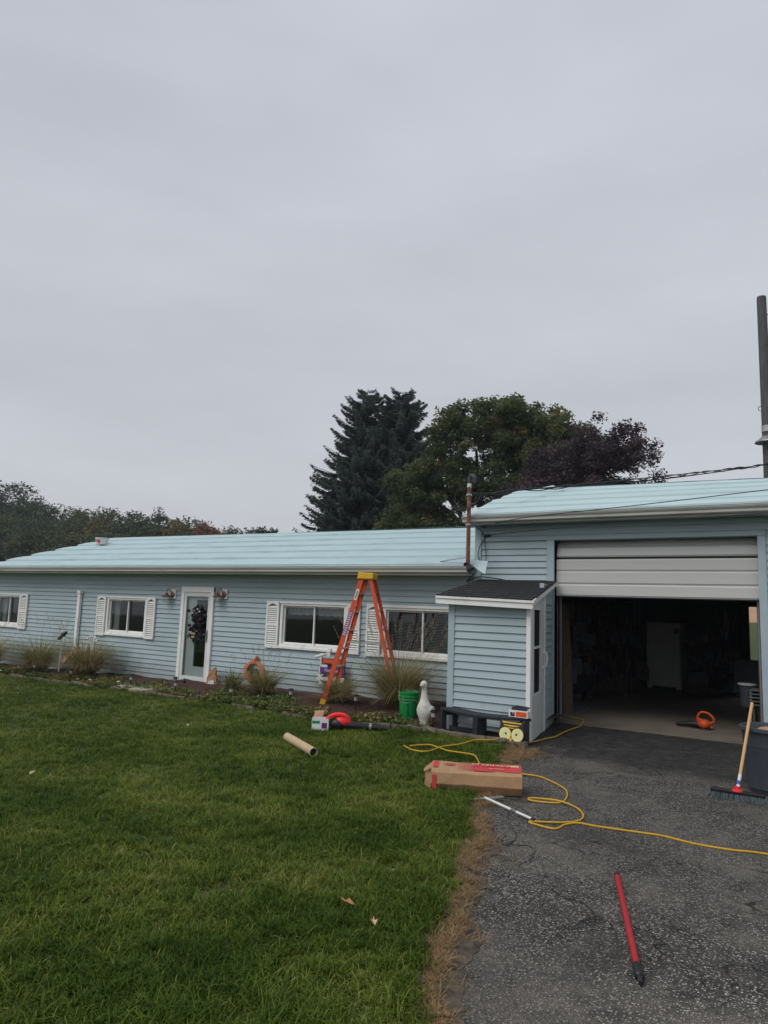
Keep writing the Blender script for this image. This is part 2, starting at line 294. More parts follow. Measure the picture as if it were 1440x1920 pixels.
# ------------------------------------------------------------------ ground
def sm(a, b, x): t = min(1, max(0, (x - a) / (b - a))); return t * t * (3 - 2 * t)
EDGE = [(-9.2, -1.05), (-8.16, -1.45), (-7.82, -1.6), (-7.42, -1.76), (-7.04, -1.9), (-6.46, -2.11), (-5.94, -2.31), (-5.43, -2.52), (-4.87, -2.72), (-3.27, -3.23), (-2.78, -3.34), (-2.25, -3.5), (-2.05, -4.2), (0, -4.6), (30, -4.6)]
def edge_x(y):                                   # right limit of the lawn
    return float(np.interp(y, [p[0] for p in EDGE], [p[1] for p in EDGE])) + .035 * math.sin(y * 5.1) + .02 * math.sin(y * 13.7 + 1)
def asph_x(y):                                   # left limit of the asphalt
    return edge_x(y) + .02 + .03 * math.sin(y * 3.3 + 2)
BED = [(-24, -1.0), (-20, -1.1), (-16.7, -1.3), (-13.4, -1.48), (-11.9, -1.54), (-9.83, -1.8), (-8.74, -1.88), (-7.8, -2.03), (-6.82, -2.25), (-5.7, -2.3), (-5.11, -2.14), (-4.66, -2.2), (-4.22, -2.31), (-3.78, -2.35), (-3.45, -2.35)]
def bed_y(x): return float(np.interp(x, [p[0] for p in BED], [p[1] for p in BED]))
def gz(x, y=0):
    z = -.02 * max(0, -x - 4)
    if y > 12: z += .05 * (y - 12) + .02 * max(0, y - 45)
    if x > -40 and y < 12: z -= .04 * sm(-.08, .09, x - edge_x(min(max(y, -9), 0)))
    return z
def bedz(x, y):
    t = y - bed_y(x); return gz(x, -3) + .012 + .085 * sm(0, .9, t) + (.03 * math.sin(x * 3.1) + .02 * math.sin(x * 7.3 + y * 4)) * sm(.1, .6, t) * .6

xs = sorted(set([-400, -200, -120, -80, -60, -45] + list(np.arange(-32, -8, 1.)) + list(np.arange(-8, 1, .16)) + [2, 3, 5, 8, 14, 25, 50, 100, 200, 400]))
ys = sorted(set([-200, -80, -40, -25, -15, -12] + list(np.arange(-10.5, 0, .2)) + [0, 1, 2, 4, 6, 8, 10, 12, 15, 18, 22, 27, 33, 40, 43.9, 44.1, 46, 55, 70, 100, 150, 250, 500]))
g = B(); nx = len(xs)
g.add([(x, y, gz(x, y)) for y in ys for x in xs], [(j * nx + i, j * nx + i + 1, (j + 1) * nx + i + 1, (j + 1) * nx + i) for j in range(len(ys) - 1) for i in range(nx - 1)])
g.m = [1 if ys[k // (nx - 1)] >= 44 else 0 for k in range(len(g.f))]
tag(g.build('ground', ['lawn_soil', 'field'], fix=False), 'lawn and field ground around the house', kind='structure')
# asphalt sheet
a = B(); yy = list(np.arange(-11, .01, .1)); cols = 6
for y in yy:
    x0 = asph_x(min(y, -.01)) if y < -2.3 else -3.36 - .38 * (y + 2.3) / 2.3
    for i in range(cols + 1):
        t = i / cols; a.v.append((x0 + (3.2 - x0) * t, y if y < -.01 else -.004, -.012 - .008 * (1 - sm(0, .08, t))))
a.f = [(j * (cols + 1) + i, j * (cols + 1) + i + 1, (j + 1) * (cols + 1) + i + 1, (j + 1) * (cols + 1) + i) for j in range(len(yy) - 1) for i in range(cols)]; a.m = [0] * len(a.f)
tag(a.build('driveway', 'asphalt', fix=False), 'worn asphalt driveway with darker strip by the garage', kind='structure')
dg_ = B(); yy = list(np.arange(-9.4, -2.25, .05)); rn = random.Random(31); nd = 7
for y in yy:
    x0 = edge_x(y) - .06; x1 = edge_x(y) + .15 + .05 * math.sin(y * 3.3 + 2) + .03 * math.sin(y * 9.1) + rn.uniform(-.025, .025)
    for i in range(nd): t = i / (nd - 1); x = x0 + (x1 - x0) * t; dg_.v.append((x, y, max(gz(x, y), -.0125 if t > .3 else -1) + .004 + .004 * rn.random() * (t < .95) - (.006 if i == nd - 1 else 0)))
dg_.f = [(j * nd + i, j * nd + i + 1, (j + 1) * nd + i + 1, (j + 1) * nd + i) for j in range(len(yy) - 1) for i in range(nd - 1)]; dg_.m = [0] * len(dg_.f)
tag(dg_.build('dirt_edge', 'edge_dirt', fix=False, smooth=True), 'strip of bare dirt between lawn and asphalt', kind='structure')
# garage slab
tag(B().box(-5.0, 2.6, 0, 6.7, -.2, 0).build('garage_floor', 'concrete'), 'concrete garage floor', kind='structure')
# mulch bed
b = B(); bx = list(np.arange(-22, -3.4, .2)); nb = 12
for x in bx:
    y0 = bed_y(x)
    for j in range(nb + 1):
        y = y0 + (.03 - y0) * j / nb; b.v.append((x, y, bedz(x, y) + (.008 * math.sin(x * 17 + j * 5.3) if j else -.05)))
b.f = [(i * (nb + 1) + j, (i + 1) * (nb + 1) + j, (i + 1) * (nb + 1) + j + 1, i * (nb + 1) + j + 1) for i in range(len(bx) - 1) for j in range(nb)]; b.m = [0] * len(b.f)
tag(b.build('flower_bed', 'mulch', fix=False, smooth=True), 'mulched flower bed along the house', kind='structure')

# ------------------------------------------------------------------ siding
SB = B(); h = .102
SB.extrude([(-.001, h), (-.004, h * .80), (-.013, h * .34), (-.0165, h * .12), (-.022, .008), (-.022, .001), (-.001, .001)], 0, 1); SIDE = SB.mesh('siding_board', 'siding')
def siding(parent, x0, x1, z0, z1, holes=(), y=0, joint=3.66, mat4=None, step=.1016):
    z = z0; k = 0
    while z < z1 - .02:
        zc = z + step / 2; cuts = [(x0, x1)]
        for (a0, a1, b0, b1) in holes:
            if b0 - .03 < zc < b1 + .03:
                nc = []
                for (p, q) in cuts:
                    if a1 <= p or a0 >= q: nc.append((p, q)); continue
                    if a0 > p: nc.append((p, a0))
                    if a1 < q: nc.append((a1, q))
                cuts = nc
        for (p, q) in cuts:
            off = (k * 1.37 + (k % 3) * .9) % joint; js = [p] + [j for j in np.arange(math.floor(p / joint) * joint - off, q, joint) if p + .3 < j < q - .3] + [q]
            for u, v in zip(js[:-1], js[1:]):
                o = link('siding_board', SIDE, parent); t = Matrix.Translation((u, y + random.uniform(-.0015, .0015), z)) @ Matrix.Diagonal((v - u + (.004 if v < q else 0), 1, 1, 1))
                o.matrix_basis = (mat4 @ t) if mat4 else t
        z += step; k += 1
def wall_mesh(x0, x1, z0, z1, holes, y0, y1):
    X = sorted({x0, x1, *[v for q in holes for v in q[:2] if x0 < v < x1]}); Z = sorted({z0, z1, *[v for q in holes for v in q[2:] if z0 < v < z1]}); b = B()
    for i in range(len(X) - 1):
        for j in range(len(Z) - 1):
            cx, cz = (X[i] + X[i + 1]) / 2, (Z[j] + Z[j + 1]) / 2
            if any(q[0] < cx < q[1] and q[2] < cz < q[3] for q in holes): continue
            b.box(X[i], X[i + 1], y0, y1, Z[j], Z[j + 1])
    return b
GUT = [(-.012, .0), (-.07, .0), (-.085, .012), (-.088, .045), (-.108, .062), (-.118, .09), (-.112, .094), (-.102, .072), (-.08, .05), (-.075, .012), (-.012, .012)]
def sheet(parent, x0, x1, ya, za, yb, zb, dz, lip, name, m, ragl=0., ragr=0., bulge=.02, seg=.3, wav=.008, seed=0):
    """One course of underlayment: from its lower edge (ya, za) up to (yb, zb); dz(x) lifts the whole slope; the lower edge stands proud."""
    rn = random.Random(seed); nx = max(2, int((x1 - x0) / seg)); us = [0, 0, .12, .35, .65, 1.0]; b = B(); lo = [rn.uniform(-1, 1) * wav for _ in range(nx + 1)]
    rl = [rn.uniform(-1, 1) * ragl for _ in us]; rr = [rn.uniform(-1, 1) * ragr for _ in us]
    for i in range(nx + 1):
        t = i / nx; wv = lo[i] + .4 * wav * math.sin(i * .7 + seed)
        for k, u in enumerate(us):
            x = x0 + (x1 - x0) * t + (rl[k] if i == 0 else rr[k] if i == nx else 0)
            y = ya + (yb - ya) * u; z = za + (zb - za) * u + dz(x)
            up = (0.002 if k == 0 else lip * (1 - u) + bulge * math.sin(math.pi * min(1, u * 1.05)) + .003) + (wv if k else 0) * (1 - .5 * u)
            b.v.append((x, y - (wv * 1.5 if k < 2 else 0), z + up))
    n = len(us); b.f = [(i * n + k, (i + 1) * n + k, (i + 1) * n + k + 1, i * n + k + 1) for i in range(nx) for k in range(n - 1)]; b.m = [0] * len(b.f)
    return b.build(name, m, parent, smooth=True, fix=False)
def window(parent, x0, x1, z0, z1, kind):
    """Two-light slider: outer frame, sill, sash with a meeting rail, two panes."""
    b = B(); y = -.03; f = .06
    b.box(x0, x1, y, .10, z1 - f, z1); b.box(x0, x1, y, .10, z0, z0 + f); b.box(x0, x0 + f, y, .10, z0 + f, z1 - f); b.box(x1 - f, x1, y, .10, z0 + f, z1 - f)
    wn = b.build('window', 'white_vinyl', parent, bevel=.005)
    b = B(); b.box(x0 - .02, x1 + .02, -.055, -.031, z0 - .035, z0 + .012); b.build('sill', 'white_vinyl', wn, bevel=.004)
    b = B(); b.box(x0 - .01, x1 + .01, -.05, -.031, z1 - .02, z1 + .025); b.build('head_trim', 'white_vinyl', wn, bevel=.004)
    i0, i1, j0, j1 = x0 + f, x1 - f, z0 + f, z1 - f; xm = (i0 + i1) / 2; s = .03
    for (p, q, yy) in ((i0, xm + .02, .02), (xm - .02, i1, .055)):
        b = B(); b.box(p, q, yy, yy + .03, j1 - s, j1); b.box(p, q, yy, yy + .03, j0, j0 + s); b.box(p, p + s, yy, yy + .03, j0 + s, j1 - s); b.box(q - s, q, yy, yy + .03, j0 + s, j1 - s)
        b.build('sash', 'white_vinyl', wn, bevel=.003); B().box(p + s, q - s, yy + .012, yy + .018, j0 + s, j1 - s).build('pane', 'glass', wn)
    if kind == 'blind':
        b = B(); n = 26
        for k in range(n):
            z = j0 + .03 + (j1 - j0 - .04) * k / n; b.add([(i0, .13, z), (i1, .13, z), (i1, .15, z + .016), (i0, .15, z + .016)], [(0, 1, 2, 3)])
        tag(b.build('blind', 'blind', wn, fix=False), kind='stuff')
    elif kind == 'curtain':
        b = B(); n = 60; zt, zb = j1, j1 - .17; P = []
        for k in range(n + 1):
            x = i0 + (i1 - i0) * k / n; P += [(x, .14 + .012 * math.sin(k * 1.9), zt), (x, .14 + .02 * math.sin(k * 1.9), zb + .008 * math.sin(k * .9))]
        b.add(P, [(2 * k, 2 * k + 2, 2 * k + 3, 2 * k + 1) for k in range(n)]); b.build('valance', 'curtain', wn, smooth=True, fix=False)
    else:
        n = 16
        for (p, q) in ((i0, i0 + .2), (i1 - .15, i1)):
            P = []; b = B()
            for k in range(n + 1):
                x = p + (q - p) * k / n; P += [(x, .15 + .015 * math.sin(k * 1.6), j1), (x, .15 + .02 * math.sin(k * 1.6), j0)]
            b.add(P, [(2 * k, 2 * k + 2, 2 * k + 3, 2 * k + 1) for k in range(n)]); b.build('curtain', 'curtain', wn, smooth=True, fix=False)
    return wn
def shutter(parent, x0, x1, z0, z1):
    b = B(); y0, y1 = -.062, -.024; s = .04; zm = z0 + (z1 - z0) * .5
    b.box(x0, x0 + s, y0, y1, z0, z1); b.box(x1 - s, x1, y0, y1, z0, z1)
    b.box(x0 + s, x1 - s, y0 + .002, y1, z0, z0 + .075); b.box(x0 + s, x1 - s, y0 + .002, y1, zm - .03, zm + .03)
    xa, xb = x0 + s, x1 - s; top = z1 - .035                      # arched top rail
    arch = [(xa, z1), (xa, z1 - .10)] + [(xa + (xb - xa) * k / 8, z1 - .10 + .05 * math.sin(math.pi * k / 8)) for k in range(1, 8)] + [(xb, z1 - .10), (xb, z1)]
    b.prism(arch, y0 + .002, y1)
    sh = b.build('shutter', 'white_vinyl', parent, bevel=.003); b = B()
    for (p, q) in ((z0 + .08, zm - .035), (zm + .035, z1 - .10)):
        n = int((q - p) / .040)
        for k in range(n):
            z = p + (q - p) * (k + .5) / n; b.add([(xa, y0 + .005, z - .012), (xb, y0 + .005, z - .012), (xb, y1 - .002, z + .020), (xa, y1 - .002, z + .020), (xa, y0 + .008, z - .018), (xb, y0 + .008, z - .018), (xb, y1 - .002, z + .013), (xa, y1 - .002, z + .013)], [(0, 1, 2, 3), (0, 4, 5, 1), (4, 7, 6, 5)])
    tag(b.build('louvers', 'white_vinyl', sh, fix=False), kind='stuff'); return sh

# ------------------------------------------------------------------ house
HX0, HX1 = -19.75, -5.14
house = thing('house', 'long low pale blue vinyl-sided house with white shutters', 'house', (0, 0, 0))
WINS = [(-19.52, -18.36, .79, 1.63, 'curtain2'), (-14.72, -13.3, .79, 1.65, 'curtain2'), (-9.32, -7.72, .80, 1.655, 'curtain'), (-6.92, -5.35, .79, 1.645, 'blind')]
DOOR = (-12.15, -11.16, -.135, 1.90)
holes = [w_[:4] for w_ in WINS] + [DOOR]
fw = wall_mesh(HX0, HX1, -.6, 2.30, holes, 0, .12).build('front_wall', 'siding_trim', house)
siding(fw, HX0, HX1, -.30, 2.24, [(a0 - .005, a1 + .005, b0 - .02, b1 + .02) for a0, a1, b0, b1 in holes])
B().box(HX0, HX1, -.024, -.002, 2.24, 2.30).build('frieze_board', 'siding_trim', house)
B().box(HX0 - .03, HX0 + .06, -.035, 0, -.5, 2.3).build('corner_post', 'siding_trim', house)
rw = B(); rw.box(HX0, HX0 + .12, .12, 8.1, -.6, 2.3); rw.build('side_wall', 'siding_trim', house)
B().box(HX0 + .12, HX1, 8.0, 8.12, -.6, 2.3).build('rear_wall', 'wall_back', house)
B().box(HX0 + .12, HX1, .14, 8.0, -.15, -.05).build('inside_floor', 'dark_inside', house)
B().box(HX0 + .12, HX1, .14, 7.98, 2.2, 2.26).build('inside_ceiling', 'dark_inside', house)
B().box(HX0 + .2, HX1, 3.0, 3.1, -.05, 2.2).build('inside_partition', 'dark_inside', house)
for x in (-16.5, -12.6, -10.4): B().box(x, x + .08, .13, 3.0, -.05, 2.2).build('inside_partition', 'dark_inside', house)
for w_ in WINS: window(house, *w_)
for s_ in ((-18.34, -17.99, .735, 1.655), (-15.06, -14.74, .735, 1.67), (-13.28, -12.98, .735, 1.67), (-9.66, -9.34, .76, 1.675), (-7.70, -7.40, .76, 1.675), (-7.26, -6.95, .75, 1.68)): shutter(house, *s_)
# roof
def hz(x): return .0 + .04 * (-(x + 12)) / 7.5
ya, za, yb, zb = -.40, 2.325, 3.95, 3.545
rf = B(); P = []
for x in (HX0 - .12, HX1 - .005):
    d = hz(x) * 1.0; P += [(x, ya, za), (x, yb, zb + d), (x, 8.35, 2.33), (x, 8.35, 2.25), (x, yb, zb + d - .09), (x, ya, za - .08)]
rf.add(P, [(0, 6, 7, 1), (1, 7, 8, 2), (2, 8, 9, 3), (3, 9, 10, 4), (4, 10, 11, 5), (5, 11, 6, 0), (0, 1, 4, 5), (1, 2, 3, 4), (6, 11, 10, 7), (7, 10, 9, 8)])
roof = rf.build('roof', 'drip_wood', house)
def slope_dz(x0, x1): return lambda x, u0=x0, u1=x1: 0
NC = 6
for k in range(NC):
    u0, u1 = k / NC, min(1.0, (k + 1) / NC + .015)
    def dzf(x): return 0
    A = (ya - (.015 if k == 0 else 0) + (yb - ya) * u0, za + (zb - za) * u0 + .004 + .003 * (k % 2)); C_ = (ya + (yb - ya) * u1, za + (zb - za) * u1 + .004)
    o = sheet(roof, HX0 - .13, HX1 - .01, A[0], A[1], C_[0], C_[1], lambda x: 0, 0.045, 'underlayment_sheet', 'underlay', ragl=.006, bulge=.024, seed=k, wav=.0022)
    me = o.data
    for v in me.vertices: v.co.z += hz(v.co.x) * max(0, (v.co.y - ya) / (yb - ya))
sheet(roof, HX0 - .13, HX1 - .01, 8.37, 2.36, yb - .01, zb + .01, lambda x: 0, .0, 'rear_covering', 'underlay', bulge=0)
gt = B(); gt.extrude([(ya + p[0] * 1.0, 2.222 + p[1]) for p in GUT], HX0 - .14, HX1 + .08); gt.build('gutter', 'gutter', house, smooth=True)
B().box(HX0 - .12, HX1 + .02, ya - .008, ya + .012, 2.18, 2.318).build('fascia', 'gutter', house)
B().box(HX0, HX1, ya + .012, -.003, 2.20, 2.215).build('soffit', 'white_vinyl', house)
# curled flap of underlayment at the roof end
P = []
for i in range(7):
    t = i / 6; x = -5.10 + .33 * t
    for j in range(5):
        u = j / 4; P.append((x, -.42 + .10 * u + .03 * math.sin(t * 3), 2.40 - .16 * t * (1 - u) - .05 * t + .06 * u + .05 * (t - .5) ** 2))
fl = B().add(P, [(i * 5 + j, (i + 1) * 5 + j, (i + 1) * 5 + j + 1, i * 5 + j + 1) for i in range(6) for j in range(4)]); fl.build('loose_flap', 'underlay', house, smooth=True, fix=False)
# downpipe standing proud of the wall
dp = B(); dp.box(-15.80, -15.70, -.10, -.03, -.2, 1.70); dp.box(-15.82, -15.68, -.115, -.02, 1.70, 1.78); dp.build('vent_pipe', 'white_vinyl', house, bevel=.008)
# storm door
d0, d1, e0, e1 = DOOR
b = B(); b.box(d0, d0 + .09, -.06, .10, e0, e1); b.box(d1 - .09, d1, -.06, .10, e0, e1); b.box(d0, d1, -.062, .10, e1 - .09, e1 + .03); b.box(d0, d1, -.058, .10, e0, e0 + .03)
dr = b.build('entry_door', 'white_vinyl', house, bevel=.006)
b = B(); p, q = d0 + .092, d1 - .092; r0, r1 = e0 + .034, e1 - .092
b.box(p, p + .075, -.045, -.012, r0, r1); b.box(q - .075, q, -.045, -.012, r0, r1); b.box(p + .075, q - .075, -.044, -.013, r1 - .09, r1); b.box(p + .075, q - .075, -.044, -.013, r0, r0 + .14)
b.build('storm_door', 'white_door', dr, bevel=.004); B().box(p + .075, q - .075, -.032, -.026, r0 + .14, r1 - .09).build('storm_pane', 'glass', dr)
b = B(); gx0, gx1, gz0, gz1 = p + .33, q - .06, r0 + .34, r1 - .16
b.box(p, gx0, .02, .06, r0, r1); b.box(gx1, q, .02, .06, r0, r1); b.box(gx0, gx1, .02, .06, gz1, r1); b.box(gx0, gx1, .02, .06, r0, gz0); b.build('inner_door', 'white_door', dr)
B().box(gx0, gx1, .035, .045, gz0, gz1).build('inner_pane', 'glass', dr)
hd = B(); hd.box(q - .055, q - .03, -.075, -.045, .78, 1.02); hd.bar((q - .045, -.07, .93), (q - .13, -.075, .93), .018, .018); hd.build('door_handle', 'steel_grey', dr)
B().box(d0 - .25, d1 + .12, -.34, -.02, -.3, -.15).build('door_step', 'stone_step', house, bevel=.015)
# wall lamps
def wall_lamp(x, z):
    lp = B().box(x - .085, x + .085, -.05, -.018, z - .10, z + .10).build('wall_lamp', 'white_vinyl', house, bevel=.006)
    b = B(); b.lathe([(0, 0), (.062, 0), (.066, .012), (.05, .024), (0, .026)], 16); b.v = [(x + .01 + p[0], -.05 - p[2], z - .01 + p[1]) for p in b.v]; b.build('backplate', 'copper', lp, smooth=True)
    arc = [(x - .0, -.07, z), (x - .02, -.09, z + .06), (x - .04, -.11, z + .11), (x - .065, -.13, z + .115), (x - .085, -.14, z + .07), (x - .09, -.145, z + .02)]
    B().tube(smooth_curve(arc, 4), .009, 6).build('gooseneck', 'copper', lp, smooth=True)
    c = (x - .09, -.145, z - .07); b = B().lathe([(.018, .095), (.03, .085), (.04, .06), (.085, .025), (.125, 0), (.12, 0), (.08, .02), (.035, .055)], 18, c); b.build('lamp_shade', 'copper', lp, smooth=True)
    B().lathe([(.062, .0), (.072, -.05), (.065, -.10), (.03, -.125), (.001, -.128)], 14, c).build('glass_jar', 'lamp_glass', lp, smooth=True)
wall_lamp(-12.44, 1.755); wall_lamp(-10.87, 1.785)

# ------------------------------------------------------------------ garage
GX0, GX1 = -5.12, 2.6
garage = thing('garage', 'taller pale blue garage with half open white overhead door', 'garage')
OP = (-3.775, -.935, -.3, 2.765)
gw = wall_mesh(GX0, GX1, -.3, 3.14, [OP], .002, .14).build('front_wall', 'siding_trim', garage)
siding(gw, GX0 + .09, OP[0] - .115, 0.0, 2.76, y=.0); siding(gw, OP[1] + .095, GX1, 0.0, 2.76, y=.0)
siding(gw, GX0 + .09, GX1, 2.845, 3.08, y=0)
B().box(GX0 - .02, GX0 + .095, -.03, .0, -.1, 3.1).build('corner_post', 'siding_trim', garage)
B().box(GX0 + .09, GX1, -.024, 0, 3.075, 3.14).build('frieze_board', 'siding_trim', garage)
jb = B(); jb.box(OP[0] - .12, OP[0], -.032, .16, -.02, 2.765); jb.build('door_jamb', 'siding_trim', garage, bevel=.004)
jb = B(); jb.box(OP[1], OP[1] + .1, -.032, .16, -.02, 2.765); jb.build('door_jamb', 'siding_trim', garage, bevel=.004)
B().box(GX0 + .1, OP[1] + .1, -.034, .16, 2.768, 2.84).build('door_header', 'siding_trim', garage, bevel=.004)
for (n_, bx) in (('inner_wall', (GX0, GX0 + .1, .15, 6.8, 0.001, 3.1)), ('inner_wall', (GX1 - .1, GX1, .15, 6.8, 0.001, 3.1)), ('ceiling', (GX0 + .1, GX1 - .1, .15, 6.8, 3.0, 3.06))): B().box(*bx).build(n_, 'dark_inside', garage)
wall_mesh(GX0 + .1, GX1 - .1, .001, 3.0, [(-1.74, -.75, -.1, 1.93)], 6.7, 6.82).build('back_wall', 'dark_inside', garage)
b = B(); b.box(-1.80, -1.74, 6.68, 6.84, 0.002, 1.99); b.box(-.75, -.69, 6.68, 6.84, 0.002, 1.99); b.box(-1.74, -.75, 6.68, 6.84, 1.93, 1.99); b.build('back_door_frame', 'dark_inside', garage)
# roof, a little longer behind
gya, gza, gyb, gzb = -.30, 3.165, 2.08, 3.955
def gdz(x): return -.016 * (x + 3)
P = []
for x in (GX0 - .06, GX1 + .1):
    d = gdz(x); P += [(x, gya, gza), (x, gyb, gzb + d), (x, 7.1, 2.75), (x, 7.1, 2.67), (x, gyb, gzb + d - .09), (x, gya, gza - .08)]
groof = B().add(P, [(0, 6, 7, 1), (1, 7, 8, 2), (2, 8, 9, 3), (3, 9, 10, 4), (4, 10, 11, 5), (5, 11, 6, 0), (0, 1, 4, 5), (1, 2, 3, 4), (6, 11, 10, 7), (7, 10, 9, 8)]).build('roof', 'drip_wood', garage)
NG = 5
for k in range(NG):
    u0, u1 = k / NG, min(1.0, (k + 1) / NG + .02)
    o = sheet(groof, GX0 - .08 - (.05 if k == 2 else 0), GX1 + .1, gya - (.015 if k == 0 else 0) + (gyb - gya) * u0, gza + (gzb - gza) * u0 + .004, gya + (gyb - gya) * u1, gza + (gzb - gza) * u1 + .004, lambda x: 0, .028, 'underlayment_sheet', 'underlay_pale', ragl=.06, bulge=.006, seed=20 + k, wav=.003, seg=.25)
    for v in o.data.vertices: v.co.z += gdz(v.co.x) * max(0, (v.co.y - gya) / (gyb - gya))
o = sheet(groof, GX0 - .08, GX1 + .1, 7.12, 2.78, gyb - .01, gzb + .012, lambda x: 0, 0, 'rear_covering', 'underlay_pale', bulge=0)
for v in o.data.vertices: v.co.z += gdz(v.co.x) * (1 if v.co.y < 3 else 0)
b = B(); b.add([(-4.70, 1.95, 3.985), (-4.42, 1.98, 3.985), (-4.55, 2.12, 4.05), (-4.74, 2.10, 4.02), (-4.78, 2.02, 3.97)], [(0, 1, 2, 3, 4)]); b.build('torn_edge', 'underlay_pale', groof, fix=False)
g2 = B(); g2.extrude([(gya + p[0], 3.05 + p[1] * 1.05) for p in GUT], GX0 - .09, GX1 + .1); g2.build('gutter', 'gutter', garage, smooth=True)
B().box(GX0 - .07, GX1 + .1, gya - .008, gya + .012, 3.02, 3.155).build('fascia', 'gutter', garage)
B().box(GX0 - .05, GX1, gya + .012, -.003, 3.03, 3.045).build('soffit', 'siding_trim', garage)
# overhead door, raised about a third of the way
od = thing('overhead_door', None, None); od.parent = garage; od.location = (0, 0, 0)
X0, X1 = OP[0] + .005, OP[1] - .005
def dpanel(z0, z1, y, lean=0, name='door_panel'):
    b = B(); hh = z1 - z0; prof = [(y, z0), (y - .004, z0 + .012), (y - .012, z0 + .02), (y - .012 + lean * .85, z1 - .022), (y - .004 + lean, z1 - .010), (y + lean, z1), (y + .04 + lean, z1), (y + .04, z0)]
    b.extrude(prof, X0, X1); return b.build(name, 'doorpanel', od, bevel=.002)
for (z0, z1) in ((1.90, 2.085), (2.088, 2.285), (2.288, 2.47)): dpanel(z0, z1, .08)
dpanel(2.505, 2.66, .10, .03); dpanel(2.664, 2.80, .15, .10)
B().box(X0, X1, .074, .10, 1.885, 1.897).build('bottom_seal', 'black_plastic', od); B().box(X0, X1, .10, .12, 2.472, 2.503).build('hinge_gap', 'black_plastic', od)
for x in (X0 + .03, X1 - .03): B().tube([(x, .19, .02), (x, .19, 2.6), (x, .35, 2.85), (x, .9, 2.93), (x, 3, 2.95)], .02, 6).build('door_track', 'steel_grey', od)

# ------------------------------------------------------------------ lean-to entry
porch = thing('entry_porch', 'small blue lean-to entry with black shingle roof and white glazed door', 'porch', (-4.0, -1.0, 0))
porch.location = (0, 0, 0)
FL, FR, BR, BL = Vector((-4.60, -1.93, 0)), Vector((-3.41, -1.93, 0)), Vector((-3.80, 0, 0)), Vector((-4.95, 0, 0))
zt = 1.70
pw = B(); pw.box(FL.x, FR.x - .02, -1.93, -1.87, -.05, zt); pfw = pw.build('front_wall', 'siding_trim', porch)
siding(pfw, FL.x + .09, FR.x - .05, .02, zt - .03, y=-1.93, joint=9)
B().box(FL.x - .005, FL.x + .09, -1.96, -1.85, -.05, zt).build('corner_post', 'siding_trim', porch, bevel=.003)
B().box(FR.x - .055, FR.x + .004, -1.965, -1.90, -.03, zt + .02).build('door_post', 'white_vinyl', porch, bevel=.003)
sidev = (BR - FR); Ls = sidev.length; ang = math.atan2(sidev.y, sidev.x); MS = Matrix.Translation(FR) @ Matrix.Rotation(ang, 4, 'Z')   # local x runs back along the side, -y faces out
def sidebox(b, x0, x1, y0, y1, z0, z1):
    k = len(b.v); b.box(x0, x1, y0, y1, z0, z1); b.v[k:] = [tuple(MS @ Vector(p)) for p in b.v[k:]]; return b
DW = 1.02
sw = B(); sidebox(sw, DW + .03, Ls, 0.0, .06, -.05, 2.05); swo = sw.build('side_wall', 'siding_trim', porch)
siding(swo, DW + .08, Ls - .12, .02, 1.86, y=0, joint=9, mat4=MS)
sidebox(B(), DW + .01, DW + .08, -.02, .05, -.02, 1.86).build('door_post', 'white_vinyl', porch, bevel=.003)
ds = sidebox(B(), .05, DW, -.012, .04, -.01, .56); sidebox(ds, .05, .14, -.012, .04, .56, 1.66); sidebox(ds, .72, DW, -.012, .04, .56, 1.66); sidebox(ds, .14, .72, -.012, .04, 1.145, 1.175); sidebox(ds, .05, DW, -.012, .04, 1.66, 1.80)
sdoor = ds.build('porch_door', 'white_door', porch)
fr = sidebox(B(), .118, .14, -.016, -.0125, .54, 1.68); sidebox(fr, .72, .745, -.016, -.0125, .54, 1.68); sidebox(fr, .14, .72, -.016, -.0125, .535, .56); sidebox(fr, .14, .72, -.016, -.0125, 1.66, 1.685); sidebox(fr, .14, .72, -.016, -.0125, 1.147, 1.173); fr.build('glazing_frame', 'white_vinyl', sdoor)
for (z0, z1) in ((.56, 1.145), (1.175, 1.66)): sidebox(B(), .14, .72, .010, .016, z0, z1).build('darkened_pane', 'dark_reflection', sdoor)  # door glass, its dark reflection painted as a flat dark colour
hp = [MS @ Vector(p) for p in ((.92, -.012, 1.08), (.92, -.06, 1.07), (.92, -.07, 1.0), (.92, -.06, .9), (.92, -.012, .86))]; B().tube(hp, .011, 6).build('door_handle', 'white_vinyl', sdoor, smooth=True)
